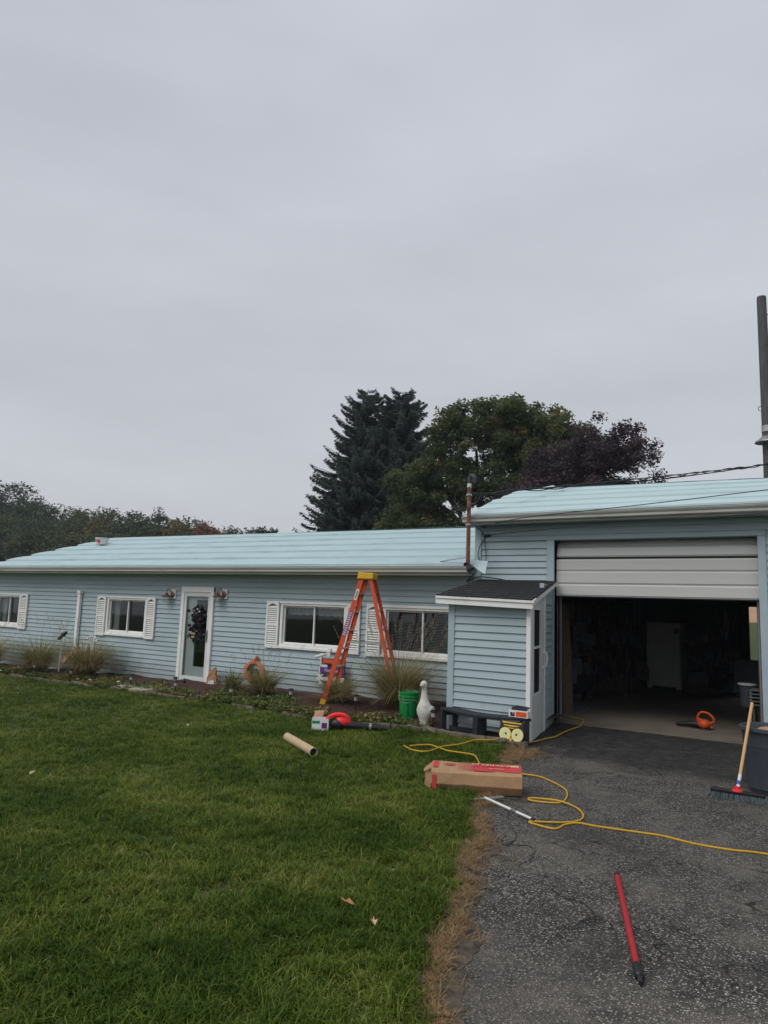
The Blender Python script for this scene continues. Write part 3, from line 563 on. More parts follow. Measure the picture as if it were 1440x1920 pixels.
# shingled roof
r0a, r0b, r1a, r1b = Vector((-4.73, -2.06, 1.812)), Vector((-3.345, -2.06, 1.775)), Vector((-3.74, -.022, 2.12)), Vector((-5.02, -.022, 2.135))
def rp(u, v, up=0): return (r0a.lerp(r0b, u)).lerp(r1b.lerp(r1a, u), v) + Vector((0, 0, up))
P = [rp(0, 0), rp(1, 0), rp(1, 1), rp(0, 1)] + [rp(0, 0, -.05), rp(1, 0, -.05), rp(1, 1, -.05), rp(0, 1, -.05)]
prf = B().add(P, [(0, 1, 2, 3), (7, 6, 5, 4), (0, 4, 5, 1), (1, 5, 6, 2), (2, 6, 7, 3), (3, 7, 4, 0)]).build('roof', 'white_vinyl', porch)
rows = 9; rr = random.Random(3)
for j in range(rows):
    v0, v1 = j / rows - .012, min(1, (j + 1) / rows + .03); x = -.012 - (j % 2) * .07
    while x < 1.0:
        wdt = rr.uniform(.115, .15); ua, ub = max(x, -.014), min(x + wdt - .004, 1.014)
        if ub - ua > .01:
            l1, l2 = .014 + rr.uniform(0, .004), .006; dv = rr.uniform(-.006, .006)
            P = [rp(ua, v0 + dv, .002), rp(ub, v0 + dv, .002), rp(ub, v1, .002), rp(ua, v1, .002), rp(ua, v0 + dv, l1), rp(ub, v0 + dv, l1), rp(ub, v1, l2), rp(ua, v1, l2)]
            B().add(P, [(4, 5, 6, 7), (0, 1, 5, 4), (1, 2, 6, 5), (3, 0, 4, 7)]).build('shingle', 'shingle', prf, fix=False)
        x += wdt
def skew_strip(u0, v0, u1, v1, zt_, zb_, off, th, name, m):
    a_, b_ = rp(u0, v0), rp(u1, v1); n_ = Vector(off); P = []
    for c in (a_, b_):
        for q in (Vector((0, 0, 0)), n_ * th): P += [c + q + Vector((0, 0, zt_)), c + q + Vector((0, 0, zb_))]
    return B().add(P, [(0, 1, 3, 2), (4, 6, 7, 5), (0, 4, 5, 1), (2, 3, 7, 6), (0, 2, 6, 4), (1, 5, 7, 3)]).build(name, m, porch)
skew_strip(-.01, 0, 1.01, 0, -.004, -.11, (0, -1, 0), .025, 'fascia', 'white_vinyl'); skew_strip(-.01, -.015, 1.02, -.015, .0, -.03, (0, -1, 0), .012, 'drip_edge', 'white_vinyl')
skew_strip(1.0, 0, 1.0, 1, -.002, -.06, (1, .2, 0), .02, 'rake_trim', 'white_vinyl'); skew_strip(0, 0, 0, 1, -.002, -.09, (-1, -.2, 0), .02, 'rake_trim', 'white_vinyl')

# ------------------------------------------------------------------ service mast, wires, pole
mx_, my_ = -5.035, -.50
mast = thing('service_mast', 'rusty red service pipe with weatherhead rising past the low eave', 'mast', (0, 0, 0))
B().tube([(mx_, my_, 2.38), (mx_, my_, 3.60)], .033, 10).build('pipe', 'rust', mast, smooth=True)
B().tube([(mx_, my_, 3.60), (mx_, my_, 3.67)], .036, 10).build('collar', 'white_card', mast, smooth=True)
B().tube(smooth_curve([(mx_, my_, 3.66), (mx_ + .005, my_, 3.74), (mx_ + .025, my_, 3.79), (mx_ + .065, my_, 3.79), (mx_ + .09, my_ - .01, 3.74), (mx_ + .085, my_ - .01, 3.68)], 4), [.034] * 8 + [.04] * 8 + [.03] * 5, 10).build('weatherhead', 'bin', mast, smooth=True)
for z in (2.98, 3.47): B().lathe([(.036, 0), (.048, .002), (.048, .028), (.036, .03)], 12, (mx_, my_, z)).build('clamp', 'alu', mast)
for z in (2.98,): B().bar((mx_, my_, z + .015), (mx_ + .1, -.03, z + .015), .02, .02).build('bracket', 'steel_grey', mast)
br = B(); br.bar((mx_, my_, 2.47), (mx_ - .62, my_ + .22, 2.42), .03, .012); br.build('brace', 'alu', mast)
for k, pts in enumerate(([(mx_ + .10, my_, 3.68), (mx_ - .10, my_ - .05, 3.66), (mx_ - .22, my_ - .05, 3.50), (mx_ - .20, my_ - .05, 3.34), (mx_ - .05, my_ - .05, 3.27), (mx_ + .12, my_ - .05, 3.32), (mx_ + .22, my_, 3.46)], [(mx_ + .12, my_ - .02, 3.68), (mx_ + .06, my_ - .08, 3.60), (mx_ - .15, my_ - .06, 3.57), (mx_ - .24, my_ - .05, 3.42), (mx_ - .1, my_ - .07, 3.22), (mx_ + .1, my_ - .05, 3.28), (mx_ + .2, my_, 3.47)])):
    B().tube(smooth_curve(pts, 5), .006, 5).build('drip_loop', 'wire', mast, smooth=True)
def wire(name, label, pts, r, k=8):
    o = B().tube(smooth_curve(pts, k), r, 6).build(name, 'wire', smooth=True); return tag(o, label, 'cable')
pa, pb = Vector((mx_ + .04, my_, 3.485)), Vector((-1.40, 8.88, 5.50))
def span(t, sag): p = pa.lerp(pb, t); return p - Vector((0, 0, sag * 4 * t * (1 - t)))
sd_ = thing('service_drop', 'twisted black overhead cables from the rusty mast up past the garage roof', 'cable')
B().tube([span(t / 24, .02) for t in range(25)], .011, 6).build('strand', 'wire', sd_, smooth=True)
for ph in (0, 2.1):
    B().tube([span(t / 80, .02) + Vector((0, .02 * math.sin(t * .55 + ph), .03 * math.cos(t * .55 + ph) - .02 * math.sin(math.pi * t / 80))) for t in range(81)], .010, 5).build('strand', 'wire', sd_, smooth=True)
B().tube([span(t / 20, .10) + Vector((0, 0, .02)) for t in range(9, 21)], .012, 5).build('strand', 'wire', sd_, smooth=True)
wire('phone_cable', 'thin cable crossing the garage roof down to its left corner', [(-5.03, -.06, 3.02), (-4.0, -.62, 3.06), (-2.4, -.66, 3.16), (-.745, -.6, 3.295), (.6, -.55, 3.42), (2.5, -.4, 3.6)], .006)
wire('television_cable', 'thin cable under the garage gutter with a small clip', [(-4.93, -.05, 2.87), (-3.4, -.52, 2.90), (-2.0, -.55, 2.95), (-.79, -.5, 3.005), (.8, -.45, 3.08), (2.5, -.33, 3.15)], .0055)
clip = B().box(-4.95, -4.87, -.075, -.02, 2.845, 2.885); clip.tube([(-4.97, -.05, 2.86), (-4.84, -.06, 2.87)], .012, 6); tag(clip.build('cable_clip', 'black_plastic', smooth=True), 'small black cable clip on the garage siding', 'clip')
wire('loose_cable', 'loose dark cable curling down the garage corner post', [(-4.92, -.05, 2.86), (-5.03, -.06, 2.70), (-5.06, -.07, 2.55), (-5.02, -.08, 2.45), (-4.92, -.09, 2.38)], .006)
wire('corner_cable', 'dark cable bending from the mast clamp along the corner siding', [(-5.02, -.3, 3.0), (-4.98, -.06, 2.9), (-4.95, -.04, 2.70), (-4.93, -.045, 2.55), (-4.93, -.05, 2.42)], .006)
wire('eave_cable', 'black cable bundle under the gutter end above the porch roof', [(-5.03, -.25, 2.36), (-5.06, -.15, 2.25), (-5.2, -.08, 2.16), (-5.25, -.06, 2.10), (-5.05, -.05, 2.18), (-4.7, -.05, 2.15), (-4.5, -.04, 2.11)], .008)
pole = thing('utility_pole', 'grey wooden utility pole rising behind the garage at right', 'pole', (-1.40, 9.0, .0))
pm = B().tube([(0, 0, -.3), (0, 0, 3), (-.015, 0, 6), (-.04, 0, 9.88), (-.04, 0, 9.95)], [.15, .14, .125, .112, .105], 14).build('shaft', 'wood_pole', pole, smooth=True)
pole.location = (-1.385, 9.0, 0)
B().lathe([(.14, 0), (.15, .005), (.15, .16), (.14, .165)], 16, (0, 0, 6.35)).build('band', 'alu', pole)
b = B(); b.lathe([(.001, .10), (.16, .09), (.20, .04), (.30, -.03), (.31, -.06), (.001, -.07)], 20, (.0, -.10, 6.12)); b.build('pole_lamp', 'steel_grey', pole, smooth=True)
B().tube([(-.15 + .05 * math.cos(t), -.02, 6.98 + .06 * math.sin(t)) for t in np.linspace(0, 2 * math.pi, 14)], .012, 5).build('hook', 'steel_grey', pole)
B().tube([(0, 0, 9.45), (.8, .1, 9.43), (2.2, .3, 9.41)], .014, 5).build('line', 'wire', pole)

# ------------------------------------------------------------------ trees
def tube_limb(b, a, c, r0, r1, n=6):
    a, c = Vector(a), Vector(c); m_ = a.lerp(c, .5) + Vector((random.uniform(-.1, .1), random.uniform(-.1, .1), .08 * (c - a).length)); b.tube([a, a.lerp(m_, .6), m_, c], [r0, r0 * .8, (r0 + r1) / 2, r1], n, caps=False)
def leaf_quads(C, size, n, spread, flat=.5, droop=0.):
    """n leaves round each centre (k,3): diamond quads, normals tilted up."""
    k = C.shape[0]; c = np.repeat(C, n, 0) + unit(k * n) * (rng.random((k * n, 1)) ** .6) * spread * np.array([1, 1, .75])
    nrm = unit(k * n); nrm[:, 2] = np.abs(nrm[:, 2]) + flat; nrm /= np.linalg.norm(nrm, axis=1, keepdims=True)
    t = unit(k * n); t -= nrm * (t * nrm).sum(1, keepdims=True); t /= np.linalg.norm(t, axis=1, keepdims=True); u = np.cross(nrm, t)
    s = size * rng.uniform(.55, 1.35, (k * n, 1)); tip = t * s; tip[:, 2] -= droop * s[:, 0]
    return np.stack([c - t * s * .8, c + u * s * .45, c + tip, c - u * s * .45], 1)
def crown_centres(lobes, n, fill=.35):
    """centres spread through (mostly the outer shell of) several ellipsoid lobes: (cx,cy,cz,rx,ry,rz,weight)"""
    W = np.array([l[6] for l in lobes]); W = W / W.sum(); idx = rng.choice(len(lobes), n, p=W); L_ = np.array(lobes)[idx]
    r = 1 - (1 - fill) * rng.random(n) ** 2.0 * .9; u = unit(n); u[:, 2] = np.where(u[:, 2] < -.55, -u[:, 2] * .4, u[:, 2])
    return L_[:, :3] + u * L_[:, 3:6] * r[:, None]
def broadleaf(name, label, loc, lobes, ncl, nleaf, size, spread, m, trunk_h, trunk_r, tone_mu=.4, tone_sd=.22, parent_only=False, twigs=True, flat=.4):
    t = thing(name, label, 'tree', loc); C = crown_centres(lobes, ncl)
    if twigs:                              # upright shoots that break the outline
        top = np.argsort(C[:, 2] + .35 * np.linalg.norm(C[:, :2], axis=1))[-ncl // 7:]; k_ = ncl // 7; C[rng.choice(ncl, k_, replace=False)] = C[top[:k_]] + np.stack([rng.normal(0, .2, k_), rng.normal(0, .2, k_), rng.uniform(.15, .55, k_)], 1)
    Q = leaf_quads(C, size, nleaf, spread, flat)
    tone = np.repeat(np.clip(rng.normal(tone_mu, tone_sd, ncl), 0, 1), nleaf) + rng.normal(0, .12, ncl * nleaf)
    link('crown', leaves_mesh('crown', m, Q, np.clip(tone, 0, 1), 4), t)
    b = B(); b.tube([(0, 0, -.5), (.03, 0, trunk_h * .5), (0, .05, trunk_h)], [trunk_r * 1.25, trunk_r, trunk_r * .8], 10)
    cz = [l for l in lobes]
    for l in cz:
        tube_limb(b, (0, 0, trunk_h * random.uniform(.7, 1)), (l[0], l[1], l[2]), trunk_r * .5, trunk_r * .18)
        if twigs:
            for c in C[rng.choice(len(C), min(12, len(C)), replace=False)]:
                if np.linalg.norm(c - np.array(l[:3])) < max(l[3:6]) * 1.05: tube_limb(b, l[:3], c, trunk_r * .16, .012, 5)
    b.build('trunk', 'bark', t, smooth=True, fix=False); return t
def gb(x, y): return gz(x, y)
# spruce with two leaders
def spruce(loc, specs):
    t = thing('spruce_tree', 'tall dark spruce with drooping boughs rising behind the low roof', 'tree', loc); Qs = []; tn = []; b = B()
    for (ox, oy, H, r0, pw) in specs:
        b.tube([(ox, oy, -.5), (ox, oy, H * .5), (ox, oy, H)], [.28, .16, .02], 8)
        z = 1.2
        while z < H - .1:
            f = 1 - z / H; rad = r0 * (f ** pw) + .22; nb = int(6 + 5 * f)
            for k in range(nb):
                a_ = random.random() * 6.283; ln = rad * random.uniform(.68, 1.1); base = np.array([ox, oy, z + random.uniform(-.15, .15)]); dirv = np.array([math.cos(a_), math.sin(a_), 0])
                rise = random.uniform(.05, .35) if f < .35 else random.uniform(-.12, .15); n = max(12, int(ln * 30)); s = np.linspace(.12, 1, n)[:, None] + rng.uniform(-.03, .03, (n, 1))
                p = base + dirv * ln * s; p[:, 2] += (rise * ln * s - .28 * ln * s ** 1.5 * (f + .25) + .26 * ln * s ** 4)[:, 0]
                if ln > 1.2: b.tube([base, p[n // 2], p[-1]], [.035, .02, .006], 4, caps=False)
                perp = np.array([-dirv[1], dirv[0], 0]); side = np.where(rng.random((n, 1)) < .5, -1, 1); wl = (.16 + .34 * (1 - s) * min(1, ln / 2.2)) * rng.uniform(.7, 1.3, (n, 1))
                for rep in range(5):
                    d2 = perp * side * rng.uniform(.5, 1.1, (n, 1)) + dirv * rng.uniform(.3, .9, (n, 1)); d2 = d2 / np.linalg.norm(d2, axis=1, keepdims=True); d2[:, 2] -= rng.uniform(.15, .8, n) * (.5 + f); side = -side
                    w2 = np.cross(d2, unit(n)); w2 /= np.linalg.norm(w2, axis=1, keepdims=True) + 1e-9; w2 *= .030
                    q = p + rng.normal(0, .03, (n, 3)); Qs.append(np.stack([q, q + d2 * wl * .5 + w2, q + d2 * wl, q + d2 * wl * .5 - w2], 1)); tn.append(np.clip(rng.normal(.45, .2, n), 0, 1))
            z += random.uniform(.17, .26)
    V = np.concatenate(Qs); link('crown', leaves_mesh('crown', 'spruce', V, np.concatenate(tn), 4), t); b.build('trunk', 'bark', t, fix=False, smooth=True)
spruce((-23.3, 23.4, gb(-23, 23)), [(-.3, 0, 14.55, 5.1, .66), (1.9, .5, 14.2, 4.0, .52), (.8, .9, 13.8, 3.0, .5)])
broadleaf('maple_tree', 'broad green maple with yellowing leaves between spruce and purple tree', (-13.9, 19.5, gb(-14, 19)),
          [(-0.57, 0.0, 9.18, 2.33, 2.14, 2.1, 1.5), (1.8, 0.28, 8.91, 2.23, 2.05, 2.1, 1.4), (3.32, 0.0, 8.19, 1.67, 1.86, 1.68, 0.9), (-2.47, -0.38, 7.64, 1.86, 1.86, 1.6, 1), (0.28, 0.0, 6.64, 3.35, 2.42, 2.02, 1.6), (-3.7, -0.28, 7.37, 1.4, 1.49, 1.26, 0.6), (-3.42, -0.47, 5.37, 1.86, 1.67, 1.26, 0.8), (-1.14, -0.28, 4.46, 2.42, 1.86, 1.51, 0.9), (2.09, 0.0, 4.83, 2.42, 1.86, 1.51, 0.9), (4.3, 0, 7.76, 1.3, 1.6, 1.5, 0.7), (1.2, 0, 9.87, 1.6, 1.6, 1.5, 0.7)],
          860, 120, .105, .46, 'maple', 4.2, .36, .42, .22)
broadleaf('plum_tree', 'rounded dark purple tree behind the garage roof', (-8.3, 15.2, gb(-8, 15)),
          [(1.0, 0, 6.55, 2.0, 1.9, 1.9, 1.2), (-.6, .2, 6.2, 1.9, 1.8, 1.6, 1), (-2.0, 0, 5.2, 1.6, 1.6, 1.4, .8), (1.9, -.2, 5.2, 1.25, 1.4, 1.2, .6), (0, 0, 4.6, 2.6, 2, 1.6, 1), (-2.7, 0, 4.2, 1.2, 1.2, 1.0, .4)],
          520, 120, .07, .38, 'plum', 2.4, .2, .45, .25)

# woods far to the left: one mass, and a few trees that stand out of it
TOPS = [(-106, 47, 17.5), (-101, 45, 17.9), (-97, 43, 16.4), (-94, 46, 14.6), (-91, 43, 14.0), (-88, 46, 14.0), (-85, 44, 13.2), (-82, 47, 13.2), (-79, 44, 12.6), (-76.5, 46, 12.4), (-74, 44, 11.6), (-71, 46, 11.4), (-64, 46, 11.0), (-61, 44, 10.4), (-58.5, 47, 10.0), (-53.8, 46, 9.2), (-110, 44, 18), (-115, 46, 17)]
TOPS += [(-98, 38, 12.5), (-92, 38, 12.0), (-86, 38, 11.2), (-80, 38, 10.6), (-74, 38, 9.8), (-68, 39, 9.6), (-62, 39, 9.0), (-56, 40, 8.6), (-104, 38, 13), (-89, 34, 9.5), (-82, 34, 9), (-75, 34, 8.5), (-95, 34, 10), (-68, 35, 8.2), (-62, 35, 8.)]
Qs, Tn = [], []; wt = B()
for (x, y, zt_) in TOPS:
    g0 = gz(x, y); H = zt_ - g0; r = H * random.uniform(.26, .34)
    lobes = [(x, y, zt_ - r * .8, r, r, r * .8, 1.4), (x + random.uniform(-1.5, 1.5), y, zt_ - r * 1.8, r * 1.15, r * 1.1, r, 1.4), (x + random.uniform(-2, 2), y - 1, g0 + H * .35, r * 1.2, r * 1.1, H * .3, 1.2), (x + random.uniform(-2.5, 2.5), y, zt_ - r * 1.2, r * .7, r * .7, r * .6, .5)]
    nc_ = 170; C = crown_centres(lobes, nc_, .75); Qs.append(leaf_quads(C, .22, 44, 1.05, .5)); mu = random.uniform(.25, .62); Tn.append(np.clip(np.repeat(rng.normal(mu, .12, nc_), 44) + rng.normal(0, .1, nc_ * 44), 0, 1))
    wt.tube([(x, y, g0 - .5), (x, y, g0 + H * .8)], [.3, .08], 6)
wood = link('woods', leaves_mesh('woods', 'wood_leaf', np.concatenate(Qs), np.concatenate(Tn), 4)); tag(wood, 'dark green wooded hillside far behind the house', kind='stuff')
tag(wt.build('woods_trunks', 'bark', wood, fix=False), kind='stuff')
def far_tree(label, x, y, zt_, r, m, mu=.5, n=90):
    g0 = gz(x, y); H = zt_ - g0
    return broadleaf('tree', label, (x, y, g0), [(0, 0, H - r * .85, r, r, r * .85, 1.3), (-r * .55, 0, H - r * 1.3, r * .7, r * .7, r * .6, .6), (r * .6, 0, H - r * 1.35, r * .7, r * .7, r * .6, .6), (0, 0, H * .5, r * .95, r * .9, H * .3, 1)], n * 2, 40, .20, .7, m, H * .4, .22, mu, .15, twigs=False)
far_tree('round-topped green tree standing above the woods near the ridge', -66.5, 43, 11.9, 3.6, 'wood_leaf', .42, 150)
far_tree('yellowish tree in the woods above the white bucket', -71.5, 40, 10.4, 2.3, 'leaf_yellowish', .5)
far_tree('golden green tree at the right part of the woods', -60.2, 41, 10.0, 2.0, 'leaf_yellowish', .7)
far_tree('russet orange tree near the right end of the woods', -56.6, 42, 9.6, 2.0, 'leaf_russet', .5)
far_tree('bright yellow-green tree at the left edge of the photo', -88, 30, 8.4, 2.2, 'leaf_lime', .6)
far_tree('small lone dark tree in the gap right of the woods', -49.8, 44, 9.3, 1.1, 'wood_leaf', .3, 40)
far_tree('low dark tree ending the row of woods', -51.8, 44, 8.9, 1.0, 'wood_leaf', .3, 40)

# ------------------------------------------------------------------ lawn, straw edge, ground cover
def scatter(name, label, protos, pts, rot, scl, idx, kind='stuff'):
    me = bpy.data.meshes.new(name); n = len(pts); me.vertices.add(n); me.vertices.foreach_set('co', np.asarray(pts, np.float32).reshape(-1))
    for nm, ty, dat in (('rot', 'FLOAT_VECTOR', np.asarray(rot, np.float32).reshape(-1)), ('scl', 'FLOAT', np.asarray(scl, np.float32)), ('idx', 'INT', np.asarray(idx, np.int32))):
        at = me.attributes.new(nm, ty, 'POINT'); at.data.foreach_set('vector' if ty == 'FLOAT_VECTOR' else 'value', dat)
    o = link(name, me); c = bpy.data.collections.new(name + '_pieces')
    for i, p in enumerate(protos):
        po = bpy.data.objects.new('%s_piece_%02d' % (name, i), p); c.objects.link(po)
    ng = bpy.data.node_groups.new(name, 'GeometryNodeTree'); ng.interface.new_socket('Geometry', in_out='INPUT', socket_type='NodeSocketGeometry'); ng.interface.new_socket('Geometry', in_out='OUTPUT', socket_type='NodeSocketGeometry')
    n_ = ng.nodes.new; l = ng.links.new; gi, go = n_('NodeGroupInput'), n_('NodeGroupOutput'); ip = n_('GeometryNodeInstanceOnPoints'); ci = n_('GeometryNodeCollectionInfo'); ci.inputs['Collection'].default_value = c; ci.inputs['Separate Children'].default_value = True; ci.inputs['Reset Children'].default_value = True
    def at(nm, ty): a_ = n_('GeometryNodeInputNamedAttribute'); a_.data_type = ty; a_.inputs['Name'].default_value = nm; return a_.outputs['Attribute']
    l(gi.outputs[0], ip.inputs['Points']); l(ci.outputs[0], ip.inputs['Instance']); ip.inputs['Pick Instance'].default_value = True
    l(at('idx', 'INT'), ip.inputs['Instance Index']); l(at('rot', 'FLOAT_VECTOR'), ip.inputs['Rotation']); l(at('scl', 'FLOAT'), ip.inputs['Scale']); l(ip.outputs[0], go.inputs[0])
    m_ = o.modifiers.new('scatter', 'NODES'); m_.node_group = ng; return tag(o, label, kind=kind)
def blades(n, rad, hmin, hmax, wid, lean, m, tone_mu, tone_sd, flat=False):
    V, F, T = [], [], []
    for i in range(n):
        a_ = random.random() * 6.283; r = rad * math.sqrt(random.random()); x, y = r * math.cos(a_), r * math.sin(a_); d = random.random() * 6.283; hh = random.uniform(hmin, hmax); ln = random.uniform(*lean) * hh
        dx, dy = math.cos(d), math.sin(d); px, py = -dy * wid / 2, dx * wid / 2; k = len(V)
        for (s, u, wq) in ((0, 0, 1), (.45, .55, .9), (.8, .88, .6)):
            z = hh * u * (1 if not flat else .3) ; ox = ln * s * s * 1.25 if not flat else hh * s; V += [(x + dx * ox - px * wq, y + dy * ox - py * wq, z), (x + dx * ox + px * wq, y + dy * ox + py * wq, z)]
        ox = ln * 1.25 if not flat else hh; V.append((x + dx * ox, y + dy * ox, hh * (.98 if not flat else .22) - ln * .15))
        F += [(k, k + 1, k + 3, k + 2), (k + 2, k + 3, k + 5, k + 4), (k + 4, k + 5, k + 6)]; t = min(1, max(0, random.gauss(tone_mu, tone_sd))); T += [t] * 3
    me = bpy.data.meshes.new('tuft'); me.from_pydata(V, [], F); at = me.attributes.new('tone', 'FLOAT', 'FACE'); at.data.foreach_set('value', T); me.materials.append(MAT[m]); return me
CAMP = np.array([0, -10.822])
def lawn_points():
    out = []
    for (d0_, d1_, dens) in ((1.5, 4.2, 900), (4.2, 6.5, 620), (6.5, 10, 380), (10, 15, 190), (15, 24, 110)):
        A = (28) * (14); n = int(dens * 26 * 11.5); x = rng.uniform(-26, -1, n); y = rng.uniform(-10.4, .2, n) ; n2 = n
        d = np.hypot(x - CAMP[0], y - CAMP[1]); k = (d >= d0_) & (d < d1_); x, y, d = x[k], y[k], d[k]
        # within the camera's fan (with a generous margin for other viewpoints)
        ang = np.degrees(np.arctan2(-(x - CAMP[0]), y - CAMP[1])); k = (ang > -12) & (ang < 84); x, y, d = x[k], y[k], d[k]
        ex = np.interp(y, [p[0] for p in EDGE], [p[1] for p in EDGE]) + .035 * np.sin(y * 5.1) + .02 * np.sin(y * 13.7 + 1); by = np.interp(x, [p[0] for p in BED], [p[1] for p in BED])
        k = (x < ex - rng.random(len(x)) ** 2 * .12) & (y < by - .03); out.append(np.stack([x[k], y[k], d[k]], 1))
    return np.concatenate(out)
LP = lawn_points()
tufts = [blades(22, .05, .022, .058, .0042, (.3, 1.2), 'grass', .36, .20) for _ in range(8)] + [blades(16, .05, .015, .035, .0045, (.6, 1.4), 'grass', .60, .26) for _ in range(3)] + [blades(16, .045, .045, .085, .005, (.5, 1.3), 'grass', .30, .18) for _ in range(2)]
n = len(LP); pz = np.array([gz(x, y) for x, y, _ in LP])
scatter('lawn_grass', 'rough green lawn grass in front of the house', tufts, np.stack([LP[:, 0], LP[:, 1], pz - .004], 1), np.stack([rng.normal(0, .12, n), rng.normal(0, .12, n), rng.uniform(0, 6.283, n)], 1), rng.uniform(.75, 1.25, n) * np.interp(LP[:, 2], [3, 8, 14, 24], [.92, .95, .95, 1.0]), rng.integers(0, len(tufts), n))
# dead clippings along the drive
sp = [blades(16, .07, .05, .13, .0035, (.3, .6), 'straw', .5, .28, flat=True) for _ in range(6)] + [blades(9, .04, .02, .045, .0035, (.8, 1.3), 'straw', .55, .35) for _ in range(2)]
P = []
for y in np.arange(-9.2, -2.0, .0065):
    wv = .5 + .5 * math.sin(y * 1.9 + 1); ex = edge_x(y)
    for _ in range(2 if random.random() < .25 + .75 * (.5 + .5 * math.sin(y * 2.7) * math.sin(y * 7.1 + 1)) else 0): P.append((ex + random.gauss(.03, .022 + .026 * wv) + (random.random() < .06) * random.uniform(0, .16), y, -.002))
for _ in range(330): P.append((-3.22 + random.gauss(0, .12), -2.85 + random.gauss(0, .22), -.006))
P = np.array(P); n = len(P)
scatter('dead_grass', 'brown dead grass clippings between lawn and driveway', sp, P, np.stack([rng.normal(0, .1, n), rng.normal(0, .1, n), rng.uniform(0, 6.283, n)], 1), rng.uniform(.35, .85, n), rng.integers(0, len(sp), n))
# creeping ground cover in the bed
def cover_piece(n, rad, hh, size, mu, sd):
    V, F, T = [], [], []
    for i in range(n):
        a_ = random.random() * 6.283; r = rad * math.sqrt(random.random()); c = Vector((r * math.cos(a_), r * math.sin(a_), hh * random.random() * (1 - .6 * r / rad))); d = Vector((random.gauss(0, 1), random.gauss(0, 1), .35)).normalized(); s = size * random.uniform(.6, 1.3); sdv = d.cross(Vector((0, 0, 1))).normalized() * s * .38; k = len(V)
        V += [c, c + d * s * .5 + sdv, c + d * s, c + d * s * .5 - sdv]; F.append((k, k + 1, k + 2, k + 3)); T.append(min(1, max(0, random.gauss(mu, sd))))
    me = bpy.data.meshes.new('sprig'); me.from_pydata([tuple(v) for v in V], [], F); at = me.attributes.new('tone', 'FLOAT', 'FACE'); at.data.foreach_set('value', T); me.materials.append(MAT['cover']); return me
cp = [cover_piece(30, .13, .085, .042, mu, .2) for mu in (.35, .45, .55, .7, .85)]
P, I = [], []
for x in np.arange(-20, -4.9, .012):
    for _ in range(2):
        wd = .55 + .25 * math.sin(x * 1.3) + .15 * math.sin(x * 3.7); patch = math.sin(x * 2.1) + math.sin(x * 5.3 + 1)
        if random.random() < .55 + .28 * patch:
            y = bed_y(x) + .04 + abs(random.gauss(.05, .42)) * max(.4, wd)
            if -5.3 > x or y < -2.0: P.append((x, y, bedz(x, y))); I.append(min(4, max(0, int(random.gauss(1.7 + .9 * math.sin(x * 1.7), 1.1)))))
P = np.array(P); n = len(P)
scatter('ground_cover', 'low creeping green and yellow plants edging the flower bed', cp, P, np.stack([rng.normal(0, .15, n), rng.normal(0, .15, n), rng.uniform(0, 6.283, n)], 1), rng.uniform(.6, 1.3, n), I)

# brick edging
ed = thing('brick_edging', 'low weathered brick and timber edging between lawn and flower bed', 'edging')
BK = [B().box(-.5, .5, -.5, .5, -.5, .5) for _ in range(3)]
for k_, b in enumerate(BK):
    rr = random.Random(k_); b.v = [(x + rr.uniform(-.04, .04), y + rr.uniform(-.06, .06), z + rr.uniform(-.08, .08)) for x, y, z in b.v]
BKM = [b.mesh('edging_brick', 'brick') for b in BK]
x = -5.75
while x < -3.5:
    ln = random.uniform(.20, .27); y = bed_y(x + ln / 2); sl = math.atan2(bed_y(x + ln) - bed_y(x), ln); o = link('edging_brick', random.choice(BKM), ed); o.location = (x + ln / 2, y + .0, gz(x, -3) + .015 + random.uniform(-.015, .012)); o.rotation_euler = (random.uniform(-.08, .08), random.uniform(-.06, .06), sl + random.uniform(-.08, .08)); o.scale = (ln - .012, .1, .10); o.visible_shadow = True; x += ln
x = -16.8
while x < -6.0:
    ln = random.uniform(.45, .8)
    if random.random() < .72:
        y = bed_y(x + ln / 2); sl = math.atan2(bed_y(x + ln) - bed_y(x), ln); o = link('edging_brick', random.choice(BKM), ed); o.location = (x + ln / 2, y - .02, gz(x, -3) + .01 + random.uniform(-.02, .015)); o.rotation_euler = (random.uniform(-.06, .06), random.uniform(-.05, .05), sl + random.uniform(-.1, .1)); o.scale = (ln - .03, .09, .09)
    x += ln
for k_, (x, y, sx, sy, rz) in enumerate(((-11.75, -1.38, .75, .26, .12), (-11.2, -1.55, .7, .22, .25))):
    o = B().box(-sx / 2, sx / 2, -sy / 2, sy / 2, -.04, .035).build('stepping_stone', 'stone_step', bevel=.012); o.location = (x, y, bedz(x, y) + .03); o.rotation_euler = (.03, -.02, rz)
    tag(o, ('flat grey stepping slab in the bed left of the door', 'lower grey slab beside the stepping slab left of the door')[k_], 'stone')

